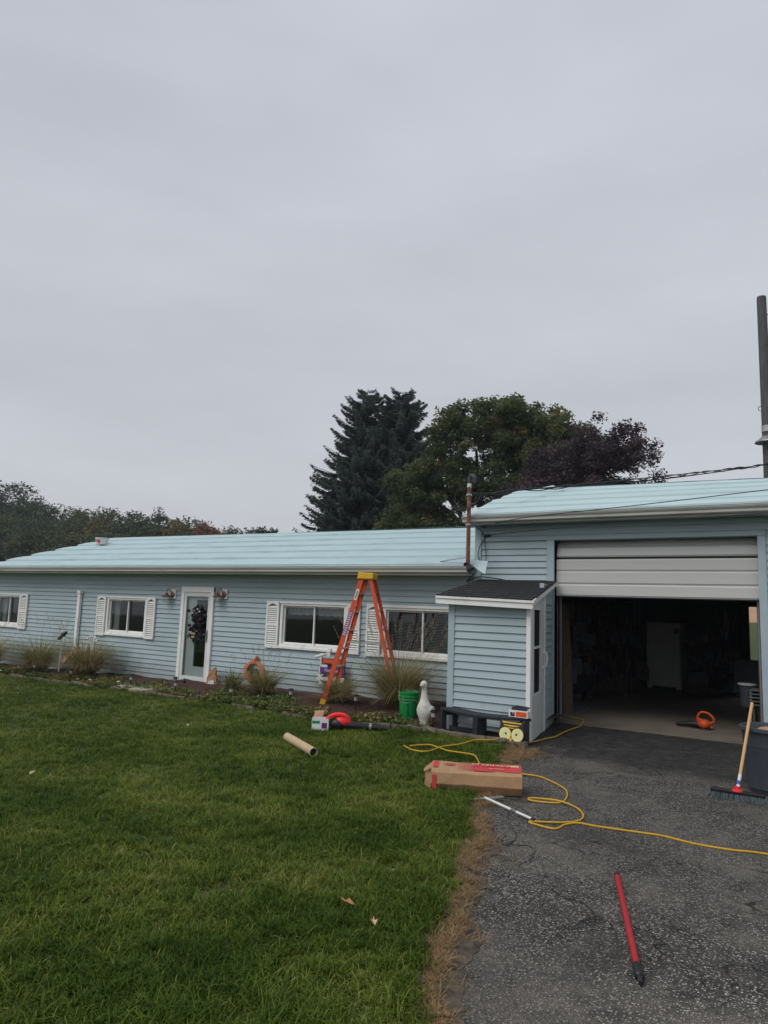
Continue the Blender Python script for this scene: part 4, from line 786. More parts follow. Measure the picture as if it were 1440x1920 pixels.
# ornamental grasses
def orn(label, x, y, H, n, spread, mu, plumes, seed):
    t = thing('ornamental_grass', label, 'grass clump', (x, y, bedz(x, y) - .02), 0, 'ornamental grass clumps in the bed'); rn = random.Random(seed); V, F, T = [], [], []
    def blade(V, F, T, ln, lean, droop, wd, tone, r0=.09, seg=5):
        a_ = rn.random() * 6.283; d = rn.random() * 6.283 if rn.random() < .25 else a_ + rn.gauss(0, .4); r = r0 * math.sqrt(rn.random()); x0, y0 = r * math.cos(a_), r * math.sin(a_); dx, dy = math.cos(d), math.sin(d); k = len(V)
        for i in range(seg + 1):
            s = i / seg; o_ = lean * ln * (s * .55 + .6 * s * s); z = ln * (s - droop * s ** 3); wq = wd * (1 - .75 * s); V += [(x0 + dx * o_ + dy * wq, y0 + dy * o_ - dx * wq, z), (x0 + dx * o_ - dy * wq, y0 + dy * o_ + dx * wq, z)]
        F += [(k + 2 * i, k + 2 * i + 1, k + 2 * i + 3, k + 2 * i + 2) for i in range(seg)]; T += [min(1, max(0, tone + .10 * (i - 2) / seg)) for i in range(seg)]; return (x0 + dx * lean * ln * 1.15, y0 + dy * lean * ln * 1.15, ln * (1 - droop)), (dx, dy)
    for i in range(n):
        low = rn.random() < .38; ln = H * (rn.uniform(.35, .75) if low else rn.uniform(.6, 1.0)); blade(V, F, T, ln, rn.uniform(.3, 1.15) * spread * (1.7 if low else .95), rn.uniform(.25, .7) if low else rn.uniform(.05, .45), rn.uniform(.0035, .006), min(1, max(0, rn.gauss(mu + (.22 if low else 0), .2))))
    def mk(nm, m, V, F, T):
        me = bpy.data.meshes.new(nm); me.from_pydata(V, [], F); at = me.attributes.new('tone', 'FLOAT', 'FACE'); at.data.foreach_set('value', T); me.materials.append(MAT[m]); return link(nm, me, t)
    mk('foliage', 'orn_grass', V, F, T); V, F, T = [], [], []
    for i in range(plumes):
        ln = H * rn.uniform(1.0, 1.35); tip, (dx, dy) = blade(V, F, T, ln, rn.uniform(.25, .8) * spread, .06, .0016, .8, .05)
        for j in range(26):
            s = j / 26 * .17 * H / .9; c = Vector(tip) + Vector((dx * s * .5 - dx * .07, dy * s * .5 - dy * .07, s - .10)); q = Vector((rn.gauss(0, 1), rn.gauss(0, 1), .6)).normalized() * .03; u = Vector((rn.gauss(0, 1), rn.gauss(0, 1), rn.gauss(0, 1))).normalized() * .004; k = len(V); V += [tuple(c - u), tuple(c + u), tuple(c + q)]; F.append((k, k + 1, k + 2)); T.append(rn.random())
    if V: mk('plumes', 'plume', V, F, T)
orn('tawny ornamental grass clump at the left edge of the photo', -18.35, -.72, 1.0, 1500, 1.08, .55, 30, 1)
orn('ornamental grass clump between the left edge and the crow', -16.15, -.72, 1.0, 1600, 1.08, .42, 34, 2)
orn('large ornamental grass clump in front of the white pipe', -14.3, -.72, 1.08, 1700, 1.05, .50, 22, 3)
orn('smallest green grass clump below the pumpkin decoration', -9.68, -.85, .46, 560, .9, .18, 2, 4)
orn('mid-sized grass clump between pumpkin and purple sign', -8.82, -.95, .66, 900, 1.0, .40, 26, 5)
orn('low grass clump between the ladder legs', -7.12, -1.02, .60, 950, 1.05, .42, 8, 6)
orn('largest tawny grass clump beside the green bucket', -5.92, -1.05, 1.1, 2000, .98, .55, 70, 7)

# ------------------------------------------------------------------ stepladder
lad = thing('stepladder', 'orange fibreglass stepladder with yellow top standing in the flower bed', 'ladder', (-6.75, -.80, bedz(-6.9, -.8) - .02), R(20.4))
HT, SPX, YB, YT = 2.10, .62, .29, .165
def rail(sx, sy, zz): t = zz / HT; return Vector((sx * (SPX + (.07 - SPX) * t), sy * (YB + (YT - YB) * t), zz))
for sx in (-1, 1):
    for sy in (-1, 1):
        a_, c_ = rail(sx, sy, .0), rail(sx, sy, HT); d = (c_ - a_).normalized(); wid = .078 if sx < 0 else .058
        n_ = Vector((d.z, 0, -d.x)) ; b = B()
        for (o1, o2, th) in ((-wid / 2, wid / 2, None),):
            P = []
            for c in (a_, c_):
                for (ox, oy) in ((-wid / 2, 0), (wid / 2, 0), (wid / 2, -.026 * sy), (wid / 2 - .005, -.026 * sy), (wid / 2 - .005, -.005 * sy), (-wid / 2 + .005, -.005 * sy), (-wid / 2 + .005, -.026 * sy), (-wid / 2, -.026 * sy)): P.append(c + n_ * ox + Vector((0, oy, 0)))
            b.add(P, [tuple(range(8)), tuple(range(15, 7, -1))] + [(k, k + 8, (k + 1) % 8 + 8, (k + 1) % 8) for k in range(8)])
        rl = b.build('rail', 'orange_rail', lad)
        f = B(); f.bar(a_ - d * .02, a_ + d * .09, wid + .014, .036, up=(0, 1, 0)); f.build('foot', 'yellow_plastic', rl, bevel=.004)
        if sx < 0 and sy < 0:
            for (z0, z1, m_) in ((1.72, 1.90, 'white_card'), (1.745, 1.875, 'green_bucket'), (1.13, 1.52, 'blue_print')):
                p0, p1 = rail(-1, -1, z0), rail(-1, -1, z1); q = B(); wq = .05 if m_ != 'green_bucket' else .02; oy = -.0022 if m_ != 'green_bucket' else -.0035
                q.add([p0 - n_ * wq / 2 + Vector((0, oy, 0)), p0 + n_ * wq / 2 + Vector((0, oy, 0)), p1 + n_ * wq / 2 + Vector((0, oy, 0)), p1 - n_ * wq / 2 + Vector((0, oy, 0))], [(0, 1, 2, 3)]); q.build('decal', m_, rl)
            q = B()
            for i in range(11):
                for j in range(3):
                    z0 = 1.14 + i * .035; p0 = rail(-1, -1, z0) + n_ * (-.016 + j * .016) + Vector((0, -.004, 0)); q.add([p0 - n_ * .006, p0 + n_ * .006, p0 + n_ * .006 + d * .018, p0 - n_ * .006 + d * .018], [(0, 1, 2, 3)])
            tag(q.build('warning_print', 'white_card', rl, fix=False), kind='stuff')
for k in range(6):
    zz = .30 + k * .305; a_, c_ = rail(-1, -1, zz), rail(-1, 1, zz); b = B(); b.box(a_.x - .035, a_.x + .045, a_.y + .006, c_.y - .006, zz - .012, zz + .012); b.build('step', 'alu', lad, bevel=.003)
    if k >= 1:
        a_, c_ = rail(1, -1, zz + .03), rail(1, 1, zz + .03); b = B(); b.bar(a_ + Vector((0, .006, 0)), c_ - Vector((0, .006, 0)), .03, .02); b.build('rear_rung', 'alu', lad)
for sy in (-1, 1):
    b = B(); b.bar(rail(-1, sy, 1.02) + Vector((.02, -.03 * sy, 0)), rail(1, sy, 1.02) + Vector((-.01, -.03 * sy, .0)), .022, .012); b.build('spreader', 'alu', lad)
tp = B().prism([(-.15, HT - .03), (.12, HT - .03), (.135, HT + .07), (-.125, HT + .085)], -YT - .03, YT + .03).build('top_cap', 'yellow_plastic', lad, bevel=.012)

# ------------------------------------------------------------------ bucket, goose, bench, box, owl
bk = thing('bucket', 'green plastic bucket at the bed edge beside the white goose', 'bucket', (-5.40, -1.62, bedz(-5.4, -1.62) - .01))
prof = [(.001, .004), (.122, 0), (.128, .01), (.140, .25), (.152, .255), (.152, .27), (.143, .275), (.144, .295), (.156, .30), (.156, .315), (.146, .32), (.147, .345), (.158, .35), (.158, .372), (.150, .374), (.146, .36), (.120, .015), (.001, .012)]
B().lathe(prof, 28).build('pail', 'green_bucket', bk, smooth=True)
B().tube([(.155 * math.cos(t), .155 * math.sin(t), .345 - .02 * math.sin(max(0, min(math.pi, (t - 3.3)))) - .10 * max(0, math.sin(t - 3.4)) ** 1) for t in np.linspace(3.4, 6.4, 16)], .0022, 5).build('bail_handle', 'steel_grey', bk)
pr = B()
for i in range(6):
    for j in range(2):
        t = R(292) + j * .12; z = .05 + i * .028; q = []
        for (dt, dz) in ((0, 0), (.09, 0), (.09, .018 if (i + j) % 3 else .010), (0, .018 if (i + j) % 3 else .010)): r = .1295 + (z + dz) * .048; q.append((r * math.cos(t + dt), r * math.sin(t + dt), z + dz))
        pr.add(q, [(0, 1, 2, 3)])
tag(pr.build('printed_panel', 'black_plastic', bk, fix=False), kind='stuff')
gs = thing('goose_statue', 'white plastic goose statue standing on the brick edging', 'statue', (-4.95, -1.95, bedz(-4.9, -1.98) - .0), R(-8))
def loft(b, rings, n=16):
    P = [(c[0] + rx * math.cos(2 * math.pi * k / n), c[1] + ry * math.sin(2 * math.pi * k / n), c[2]) for c, rx, ry in rings for k in range(n)]
    return b.add(P, [(i * n + k, i * n + (k + 1) % n, (i + 1) * n + (k + 1) % n, (i + 1) * n + k) for i in range(len(rings) - 1) for k in range(n)] + [tuple(range(n - 1, -1, -1)), tuple((len(rings) - 1) * n + k for k in range(n))])
loft(B(), [((0, 0, .0), .088, .075), ((0, 0, .022), .082, .07), ((0, 0, .04), .062, .056), ((.0, 0, .08), .060, .058), ((.0, .01, .12), .085, .085), ((.0, .015, .17), .112, .108), ((.0, .015, .225), .120, .115), ((.0, .01, .275), .108, .10), ((.0, .0, .32), .080, .075), ((.0, -.005, .37), .058, .056), ((.0, -.01, .44), .044, .044), ((.0, -.012, .515), .037, .038), ((.0, -.02, .535), .040, .044), ((.0, -.025, .565), .050, .054), ((.0, -.025, .595), .046, .05), ((.0, -.02, .618), .028, .03), ((0, -.02, .626), .008, .008)]).build('body', 'goose', gs, smooth=True)
bl = B(); bl.lathe([(.020, 0), (.016, .02), (.008, .036), (.001, .04)], 10, sx=1.2, sy=.7); bl.v = [(p[0], -.07 - p[2], .560 + p[1]) for p in bl.v]; bl.build('beak', 'goose', gs, smooth=True)
for sx in (-1, 1):
    wg = B(); wg.ball((sx * .10, .035, .215), .028, .075, .075, 12, 8); wg.build('wing', 'goose', gs, smooth=True)
    B().ball((sx * .036, -.06, .575), .006, .006, .007, 8, 6).build('eye', 'black_plastic', gs)

bench = thing('garden_bench', 'black curved wooden bench in front of the lean-to wall', 'bench', (0, 0, 0))
def bc(t): return Vector((-4.56 + 1.17 * t, -1.86 - .40 * math.sin(math.pi * (.12 + .72 * t)) + .02, .315 - .01 * t))   # seat centre line
for j in range(3):
    P = []; n = 12
    for i in range(n + 1):
        t = i / n; c = bc(t); d = (bc(min(1, t + .02)) - bc(max(0, t - .02))).normalized(); nrm = Vector((d.y, -d.x, 0)); a0, a1 = -.13 + j * .088, -.13 + j * .088 + .080
        for o_, z in ((a0, 0), (a1, 0), (a1, -.03), (a0, -.03)): P.append(c + nrm * o_ + Vector((0, 0, z)))
    b = B().add(P, [(i * 4 + k, i * 4 + (k + 1) % 4, (i + 1) * 4 + (k + 1) % 4, (i + 1) * 4 + k) for i in range(n) for k in range(4)] + [(0, 1, 2, 3), (n * 4 + 3, n * 4 + 2, n * 4 + 1, n * 4)]); b.build('seat_slat', 'black_paint', bench, bevel=.004)
for t in (.03, .5, .96):
    c = bc(t); d = (bc(min(1, t + .02)) - bc(max(0, t - .02))).normalized(); nrm = Vector((d.y, -d.x, 0)); zb_ = -.03
    for s in (-.10, .095): p = c + nrm * s; b = B(); b.bar((p.x, p.y, zb_), (p.x, p.y, c.z - .03), .07, .07, up=tuple(nrm)); b.build('leg', 'black_paint', bench, bevel=.004)
    q0, q1 = c - nrm * .13 - Vector((0, 0, .065)), c + nrm * .125 - Vector((0, 0, .065)); B().bar(q0, q1, .04, .065).build('cross_bearer', 'black_paint', bench, bevel=.004)
B().bar(bc(.05) - Vector((0, .02, .26)), bc(.94) - Vector((0, .02, .26)) + Vector((0, .06, 0)), .03, .06).build('stretcher', 'black_paint', bench)
ob = thing('small_carton', 'small white and orange carton on the right end of the bench', 'box', (-3.47, -2.14, .312), R(-4))
B().box(-.13, .13, -.055, .055, 0, .085).build('carton', 'white_card', ob, bevel=.003); B().box(-.03, .115, -.0575, -.0555, .012, .072).build('orange_print', 'orange_box', ob); B().box(-.105, -.045, -.0575, -.0555, .012, .06).build('dark_print', 'black_plastic', ob); B().ball((-.068, -.058, .045), .012, .002, .014, 8, 6).build('flame_mark', 'orange_box', ob)
b = B(); b.add([(-.10, -.05, .087), (.1, -.04, .087), (.12, .06, .125), (-.08, .07, .135), (-.11, .0, .115)], [(0, 1, 2, 3, 4)]); b.build('open_flap', 'black_paint', ob, fix=False)

owl = thing('owl_sign', 'black owl head cutout with big pale yellow eyes leaning on the bench', 'sign', (-3.50, -2.36, .03), R(-3)); owl.rotation_euler = (R(-9), 0, R(-3))
outl = [(-.13, .02), (-.06, -.01), (.0, -.02), (.07, -.01), (.14, .02), (.17, .09), (.165, .16), (.15, .20), (.185, .285), (.10, .245), (.0, .235), (-.10, .25), (-.19, .30), (-.155, .20), (-.17, .15), (-.17, .08)]
B().prism(outl, 0, .014).build('head_board', 'black_paint', owl, bevel=.002)
def disc(c, r, y0, y1, n=24): return B().prism([(c[0] + r * math.cos(2 * math.pi * k / n), c[1] + r * math.sin(2 * math.pi * k / n)) for k in range(n)], y0, y1)
for sx in (-1, 1):
    ey = disc((sx * .082, .095), .075, -.006, -.0005).build('eye_disc', 'owl_eye', owl); disc((sx * .082, .095), .080, -.003, -.0004).build('eye_ring', 'owl_yellow', owl)
    disc((sx * .082 - .012 * sx, .10), .013, -.009, -.0065).build('pupil', 'black_plastic', ey)
    q = B()
    for k in range(12):
        t = k * math.pi / 6; q.bar((sx * .082 + .02 * math.cos(t), -.0068, .095 + .02 * math.sin(t)), (sx * .082 + .06 * math.cos(t), -.0068, .095 + .06 * math.sin(t)), .0015, .001, up=(0, 1, 0))
    tag(q.build('eye_rays', 'tan', ey), kind='stuff')
B().prism([(0, .0), (.018, .035), (.008, .06), (-.008, .06), (-.018, .035)], -.010, -.001).build('beak', 'owl_yellow', owl)
B().prism([(-.12, .225), (.12, .225), (.135, .24), (-.135, .245)], -.006, -.001).build('brow', 'owl_yellow', owl); B().prism([(-.10, .195), (-.03, .188), (.03, .188), (.09, .195), (.11, .205), (-.115, .207)], -.006, -.001).build('brow', 'owl_yellow', owl); B().prism([(-.04, .165), (.03, .165), (.045, .175), (-.055, .175)], -.006, -.001).build('brow', 'owl_yellow', owl)
pt = thing('purple_ornament', 'small dark purple foliage ornament at the foot of the owl', 'ornament', (-3.56, -2.42, .0)); C = rng.normal(0, 1, (40, 3)) * np.array([.07, .025, .012]) + np.array([0, 0, .02]); link('sprigs', leaves_mesh('sprigs', 'plum', leaf_quads(C, .018, 4, .01), rng.random(160), 4), pt)
tag(pt.children[0], kind='stuff')
rs = B(); rs.ball((0, 0, .012), .07, .035, .016, 12, 6); rs.v = [(x + random.uniform(-.006, .006), y, z + random.uniform(-.003, .003)) for x, y, z in rs.v]; o = rs.build('red_rag', 'red_blower', smooth=True); o.location = (-4.55, -2.17, .015); tag(o, 'crumpled red scrap on the ground under the bench', 'scrap')

# ------------------------------------------------------------------ solar lights
def solar(label, x, y, tilt=0):
    t = thing('solar_light', label, 'garden light', (x, y, bedz(x, y) - .01), 0, 'solar stake lights along the bed'); t.rotation_euler = (tilt, tilt * .6, 0)
    B().tube([(0, 0, -.05), (0, 0, .16)], .011, 8).build('stake', 'black_plastic', t); B().lathe([(.001, .155), (.028, .158), (.033, .17), (.030, .172), (.030, .225), (.001, .226)], 14).build('lens', 'lamp_lens', t, smooth=True)
    B().lathe([(.026, .226), (.046, .228), (.047, .24), (.03, .256), (.001, .26)], 16).build('cap', 'black_plastic', t, smooth=True)
for a_ in ((-15.85, -1.0, 'solar stake light before the clump left of the crow', .0), (-14.15, -1.2, 'solar stake light before the clump by the white pipe', .03), (-12.0, -1.32, 'solar stake light left of the stepping slab', 0), (-10.5, -1.5, 'solar stake light in the ground cover before the door', -.04),
           (-10.9, -1.15, 'solar stake light just behind another at the door corner', .06), (-8.98, -1.6, 'solar stake light below the small green clump', 0), (-7.66, -1.58, 'solar stake light left of the ladder foot', .02), (-6.42, -1.5, 'solar stake light between the ladder and the largest clump', 0), (-4.78, -2.0, 'solar stake light touching the goose statue', .0)): solar(a_[2], a_[0], a_[1], a_[3])
o = B().tube([(0, 0, 0), (0, 0, .03), (.0, 0, .10), (0, 0, .15), (.005, 0, .17), (0, 0, .2)], [.05, .035, .03, .045, .03, .012], 10).build('garden_figurine', 'black_paint', smooth=True); o.location = (-11.36, -.52, -.15); tag(o, 'small dark figurine on the step before the white door', 'figurine')

# ------------------------------------------------------------------ Halloween decorations
pk = thing('pumpkin_decoration', 'orange pumpkin cutout with black figures hanging on the blue siding', 'decoration', (-9.90, -.05, .27)); 
ring = [((.26 + .015 * abs(math.sin(4 * t))) * math.cos(t), (.20 + .012 * abs(math.sin(4 * t))) * math.sin(t)) for t in np.linspace(0, 2 * math.pi, 41)[:-1]]
inn = [(.185 * math.cos(t), .145 * math.sin(t) + .01) for t in np.linspace(0, 2 * math.pi, 41)[:-1]]; n = 40
P = [(x, -.02, z) for x, z in ring] + [(x, -.025, z) for x, z in inn] + [(x, .015, z) for x, z in ring] + [(x, .015, z) for x, z in inn]
B().add(P, [q for k in range(n) for q in ((k, (k + 1) % n, (k + 1) % n + n, k + n), (k + 2 * n, k + 3 * n, (k + 1) % n + 3 * n, (k + 1) % n + 2 * n), (k, k + 2 * n, (k + 1) % n + 2 * n, (k + 1) % n), (k + n, (k + 1) % n + n, (k + 1) % n + 3 * n, k + 3 * n))]).build('rim', 'pumpkin', pk, bevel=.006)
B().tube([(0.0, 0, .19), (.03, -.01, .25), (.075, -.01, .30)], [.04, .028, .03], 8).build('stem', 'pumpkin', pk, smooth=True)
for (x0, z0, s) in ((-.07, .02, 1), (.06, -.03, -1)):
    f = B().prism([(x0 - .05, z0 - .11), (x0 - .02, z0 - .04), (x0 - .075 * s, z0 + .0), (x0 - .03, z0 + .02), (x0 - .035, z0 + .07), (x0, z0 + .10), (x0 + .035, z0 + .07), (x0 + .03, z0 + .02), (x0 + .08, z0 + .03 * s), (x0 + .025, z0 - .04), (x0 + .06, z0 - .11), (x0 + .02, z0 - .12), (x0, z0 - .06), (x0 - .02, z0 - .12)][::-1], -.015, .0); f.build('figure', 'pumpkin_dark', pk)
for (x0, x1, z0) in ((-.17, .17, .06), (-.15, .16, -.08)): B().bar((x0, .0, z0), (x1, .0, z0 - .02), .012, .012).build('cross_wire', 'pumpkin_dark', pk)
B().prism([(-.05, -.15), (.04, -.15), (.0, -.05)], -.018, -.002).build('peak', 'pumpkin', pk)

sg = thing('arrow_sign', 'white bone-framed arrow sign with orange and purple boards behind the ladder', 'sign', (-7.98, -.16, 0), 0)
B().tube([(-.17, 0, .20), (-.20, 0, .36), (-.17, 0, .55), (-.18, 0, .70)], .022, 8).build('bone', 'skin_white', sg, smooth=True)
for (x, z) in ((-.20, .71), (-.155, .72), (-.19, .19), (-.15, .18)): B().ball((x, 0, z), .03, .025, .03, 10, 7).build('bone_end', 'skin_white', sg, smooth=True)
B().tube([(-.30, 0, .67), (-.15, -.01, .71), (.0, 0, .76), (.05, -.0, .80)], [.03, .018, .018, .03], 8).build('bone', 'skin_white', sg, smooth=True)
B().prism([(-.05, .70), (.02, .69), (.05, .84), (.01, .83)], -.015, .015).build('bone_fragment', 'skin_white', sg)
B().prism([(-.13, .55), (-.09, .575), (.30, .57), (.36, .55), (.34, .60), (.36, .66), (.30, .64), (-.08, .65), (-.11, .68), (-.13, .64), (-.10, .61)], -.03, -.012).build('orange_board', 'orange_rail', sg)
B().box(-.16, .38, -.012, .004, .20, .66).build('back_board', 'black_paint', sg); B().box(-.155, -.02, -.016, -.013, .50, .545).build('white_strip', 'white_card', sg)
B().box(-.17, .38, -.03, -.013, .40, .50).build('purple_board', 'purple', sg); text('lettering', 'Your Place', .075, 'white_card', sg, (.08, -.032, .45), (math.pi / 2, 0, 0), .95, shear=.25)
B().prism([(-.26, .285), (-.12, .20), (-.10, .215), (-.17, .262), (.38, .255), (.38, .335), (-.15, .318), (-.09, .36), (-.12, .375)], -.035, -.014).build('white_arrow', 'white_card', sg)
B().tube([(.08, .02, 0), (.08, .02, .6)], .012, 6).build('stake', 'black_paint', sg)

wr = thing('door_wreath', 'dark feathery figure wreath hanging on the glass front door', 'wreath', (-11.62, -.06, 0))
for (z, rx, rz_, m_, tn_) in ((1.30, .14, .17, 'plum', .3), (1.02, .17, .12, 'plum', .15), (.86, .20, .08, 'spruce', .1)):
    C = rng.normal(0, 1, (60, 3)) * np.array([rx * .55, .012, rz_ * .6]) + np.array([.02, -.01, z]); link('feathers', leaves_mesh('feathers', m_, leaf_quads(C, .05, 5, .03, .0), np.clip(rng.normal(tn_, .2, 300), 0, 1), 4), wr)['kind'] = 'stuff'
b = B(); b.ball((.0, -.03, 1.33), .06, .025, .07, 12, 8); b.build('head', 'bin', wr, smooth=True)
B().ball((-.03, -.045, .93), .085, .025, .03, 12, 6).build('bow', 'tan', wr, smooth=True); B().ball((-.02, -.05, .86), .05, .02, .03, 12, 6).build('bow', 'tan', wr, smooth=True)
for (x, z) in ((-.06, 1.42), (.05, 1.45), (-.10, 1.36), (.11, 1.40), (-.12, .96), (.07, .99)): B().ball((x, -.04, z), .03, .012, .022, 8, 6).build('pale_flower', 'curtain', wr, smooth=True)

bag = thing('paper_bag', 'crumpled brown paper bag with white label right of the door', 'bag', (-10.93, -.16, bedz(-10.93, -.16) - .01), R(6))
rn = random.Random(5); P = []; n = 12
for i, z in enumerate((0, .06, .13, .19, .25, .30)):
    for k in range(n):
        t = 2 * math.pi * k / n; w_ = .13 - .012 * i; P.append((w_ * max(-1, min(1, 1.35 * math.cos(t))) + rn.uniform(-.012, .012), (.06 - .008 * i) * max(-1, min(1, 1.35 * math.sin(t))) + rn.uniform(-.01, .01), z + rn.uniform(-.012, .02) + (.04 * math.cos(t) if i == 5 else 0)))
B().add(P, [(i * n + k, i * n + (k + 1) % n, (i + 1) * n + (k + 1) % n, (i + 1) * n + k) for i in range(5) for k in range(n)] + [tuple(range(n))]).build('bag_body', 'paper_bag', bag)
B().add([(-.045, -.078, .01), (.105, -.07, .0), (.10, -.073, .085), (.05, -.078, .09), (-.03, -.08, .06)], [(0, 1, 2, 3, 4)]).build('label_patch', 'white_card', bag, fix=False)

cr = thing('crow_decoration', 'black crow perched on a curved white bone in the grass', 'decoration', (-15.45, -.62, 0))
b = B(); loft(b, [((-.13, 0, 0), .004, .004), ((-.07, 0, 0), .030, .028), ((0, 0, 0), .055, .05), ((.06, 0, .0), .05, .045), ((.10, 0, .0), .034, .034), ((.13, 0, .0), .036, .034), ((.155, 0, 0), .022, .02), ((.20, 0, 0), .002, .002)], 12)
k0 = len(b.v); prof = [(-.17, .005), (-.09, .026), (0, .052), (.06, .048), (.095, .036), (.125, .038), (.15, .022), (.20, .003)]
b = B(); nn = 12
P = [(s, r * math.cos(2 * math.pi * k / nn), r * 1.0 * math.sin(2 * math.pi * k / nn)) for s, r in prof for k in range(nn)]; b.add(P, [(i * nn + k, i * nn + (k + 1) % nn, (i + 1) * nn + (k + 1) % nn, (i + 1) * nn + k) for i in range(len(prof) - 1) for k in range(nn)])
ca, sa = math.cos(R(28)), math.sin(R(28)); b.v = [(x * ca - z * sa, y, x * sa + z * ca + .72) for x, y, z in b.v]; b.build('crow', 'crow', cr, smooth=True)
B().prism([(-.14, .60), (.03, .69), (.03, .73), (-.10, .66)], -.05, .05).build('wing', 'crow', cr)
B().tube(smooth_curve([(-.04, 0, -.2), (-.02, 0, .25), (.02, 0, .42), (.075, 0, .55), (.06, 0, .65), (.0, 0, .66), (-.03, 0, .62)], 4), .017, 8).build('bone_stand', 'skin_white', cr, smooth=True)
sk = thing('skeleton_hand', 'white skeleton hand reaching out of the grass by the white pipe', 'decoration', (-14.55, -.45, 0))
for k in range(5):
    x0 = -.10 + .05 * k; B().tube(smooth_curve([(-.02, 0, -.2), (x0 * .5, 0, .45), (x0, -.02, .60), (x0 * 1.5 + .02, -.03, .70 + .05 * math.sin(k)), (x0 * 1.6 + .05, -.06, .66 + .06 * math.sin(k))], 4), .015, 6).build('finger', 'skin_white', sk, smooth=True)
B().ball((.07, 0, .66), .055, .03, .08, 10, 8).build('palm', 'skin_white', sk, smooth=True); B().ball((-.22, 0, .42), .03, .03, .08, 8, 6).build('bone_piece', 'skin_white', sk, smooth=True)
bd = B().box(-.33, .33, -.012, .012, -.075, .075).build('painted_board', 'redwhite', bevel=.003); bd.location = (-15.22, -.55, .27); bd.rotation_euler = (R(-12), R(-34), 0); tag(bd, 'weathered red and white board leaning between two grass clumps', 'board')
for (x, y, s, c, lb) in ((-13.4, -1.25, .03, 'leaf_pale', 'pale pebble in the ground cover nearest the slab'), (-13.75, -1.3, .035, 'pumpkin', 'orange pebble in the ground cover left of the slab'), (-12.6, -1.15, .035, 'leaf_pale', 'pinkish stone at the right end of the left ground cover'), (-16.9, -1.2, .05, 'white_card', 'white stone at the far left of the bed')):
    b = B().ball((0, 0, 0), s * 1.3, s, s * .7, 10, 6); o = b.build('stone', c, smooth=True); o.location = (x, y, bedz(x, y) + .06); tag(o, lb, 'stone')

# ------------------------------------------------------------------ bucket on the roof
rbz = za + (zb - za) * (2.45 - ya) / (yb - ya) + hz(-18.6) * .65 + .05
rb = thing('roof_bucket', 'white plastic bucket with red print standing on the low roof', 'bucket', (-18.6, 2.45, rbz)); rb.location.z = rbz
B().lathe([(.001, 0), (.17, 0), (.185, .17), (.20, .175), (.20, .20), (.185, .20), (.175, .17), (.16, .01)], 20).build('pail', 'clear_plastic', rb, smooth=True)
P = []
for i in range(7):
    t = R(262) + i * .13; P += [(.182 * math.cos(t), .182 * math.sin(t), .05 + .03 * math.sin(i)), (.190 * math.cos(t), .190 * math.sin(t), .14 + .02 * math.cos(i * 2))]
B().add(P, [(2 * i, 2 * i + 2, 2 * i + 3, 2 * i + 1) for i in range(6)]).build('red_print', 'print_red', rb, fix=False)

# ------------------------------------------------------------------ lawn clutter
tb = thing('cardboard_tube', 'long pale cardboard tube lying on the lawn', 'tube'); p0, p1 = Vector((-5.66, -4.02, gz(-5.66) + .075)), Vector((-4.84, -4.55, gz(-4.84) + .065)); d = (p1 - p0).normalized(); b = B()
x_ = d.cross(Vector((0, 0, 1))).normalized(); y_ = x_.cross(d); n = 20; P = []
for (c, r) in ((p0, .048), (p1, .048), (p1, .042), (p0, .042)):
    for k in range(n): t = 2 * math.pi * k / n; P.append(c + (x_ * math.cos(t) + y_ * math.sin(t)) * r)
B().add(P, [(i * n + k, i * n + (k + 1) % n, ((i + 1) % 4) * n + (k + 1) % n, ((i + 1) % 4) * n + k) for i in range(4) for k in range(n)]).build('tube_wall', 'card_pale', tb, smooth=True)
B().add([P[2 * n + k] - d * .06 for k in range(n)], [tuple(range(n))]).build('dark_core', 'black_paint', tb, fix=False)
# small opened carton
sc = thing('opened_carton', 'small opened white and green carton on the lawn beside the red blower', 'box', (-5.93, -3.02, gz(-5.9) + .015), R(34))
b = B(); b.box(-.11, .11, -.09, -.086, 0, .15); b.box(-.11, .11, .086, .09, 0, .15); b.box(-.11, -.106, -.086, .086, 0, .15); b.box(.106, .11, -.086, .086, 0, .15); b.box(-.11, .11, -.09, .09, 0, .004); b.build('carton', 'white_card', sc)
B().box(-.106, -.005, -.0925, -.0905, .09, .125).build('green_print', 'green_bucket', sc); B().box(.02, .09, -.0925, -.0905, .03, .10).build('purple_print', 'purple', sc); B().box(-.1125, -.1105, -.08, .06, .09, .12).build('green_print', 'green_bucket', sc)
B().add([(-.10, .09, .15), (.02, .09, .15), (.04, .14, .23), (-.09, .15, .22)], [(0, 1, 2, 3)]).build('flap', 'card', sc, fix=False); B().add([(.11, -.08, .15), (.11, .08, .15), (.26, .10, .20), (.27, -.06, .19)], [(0, 1, 2, 3)]).build('flap', 'card_pale', sc, fix=False)
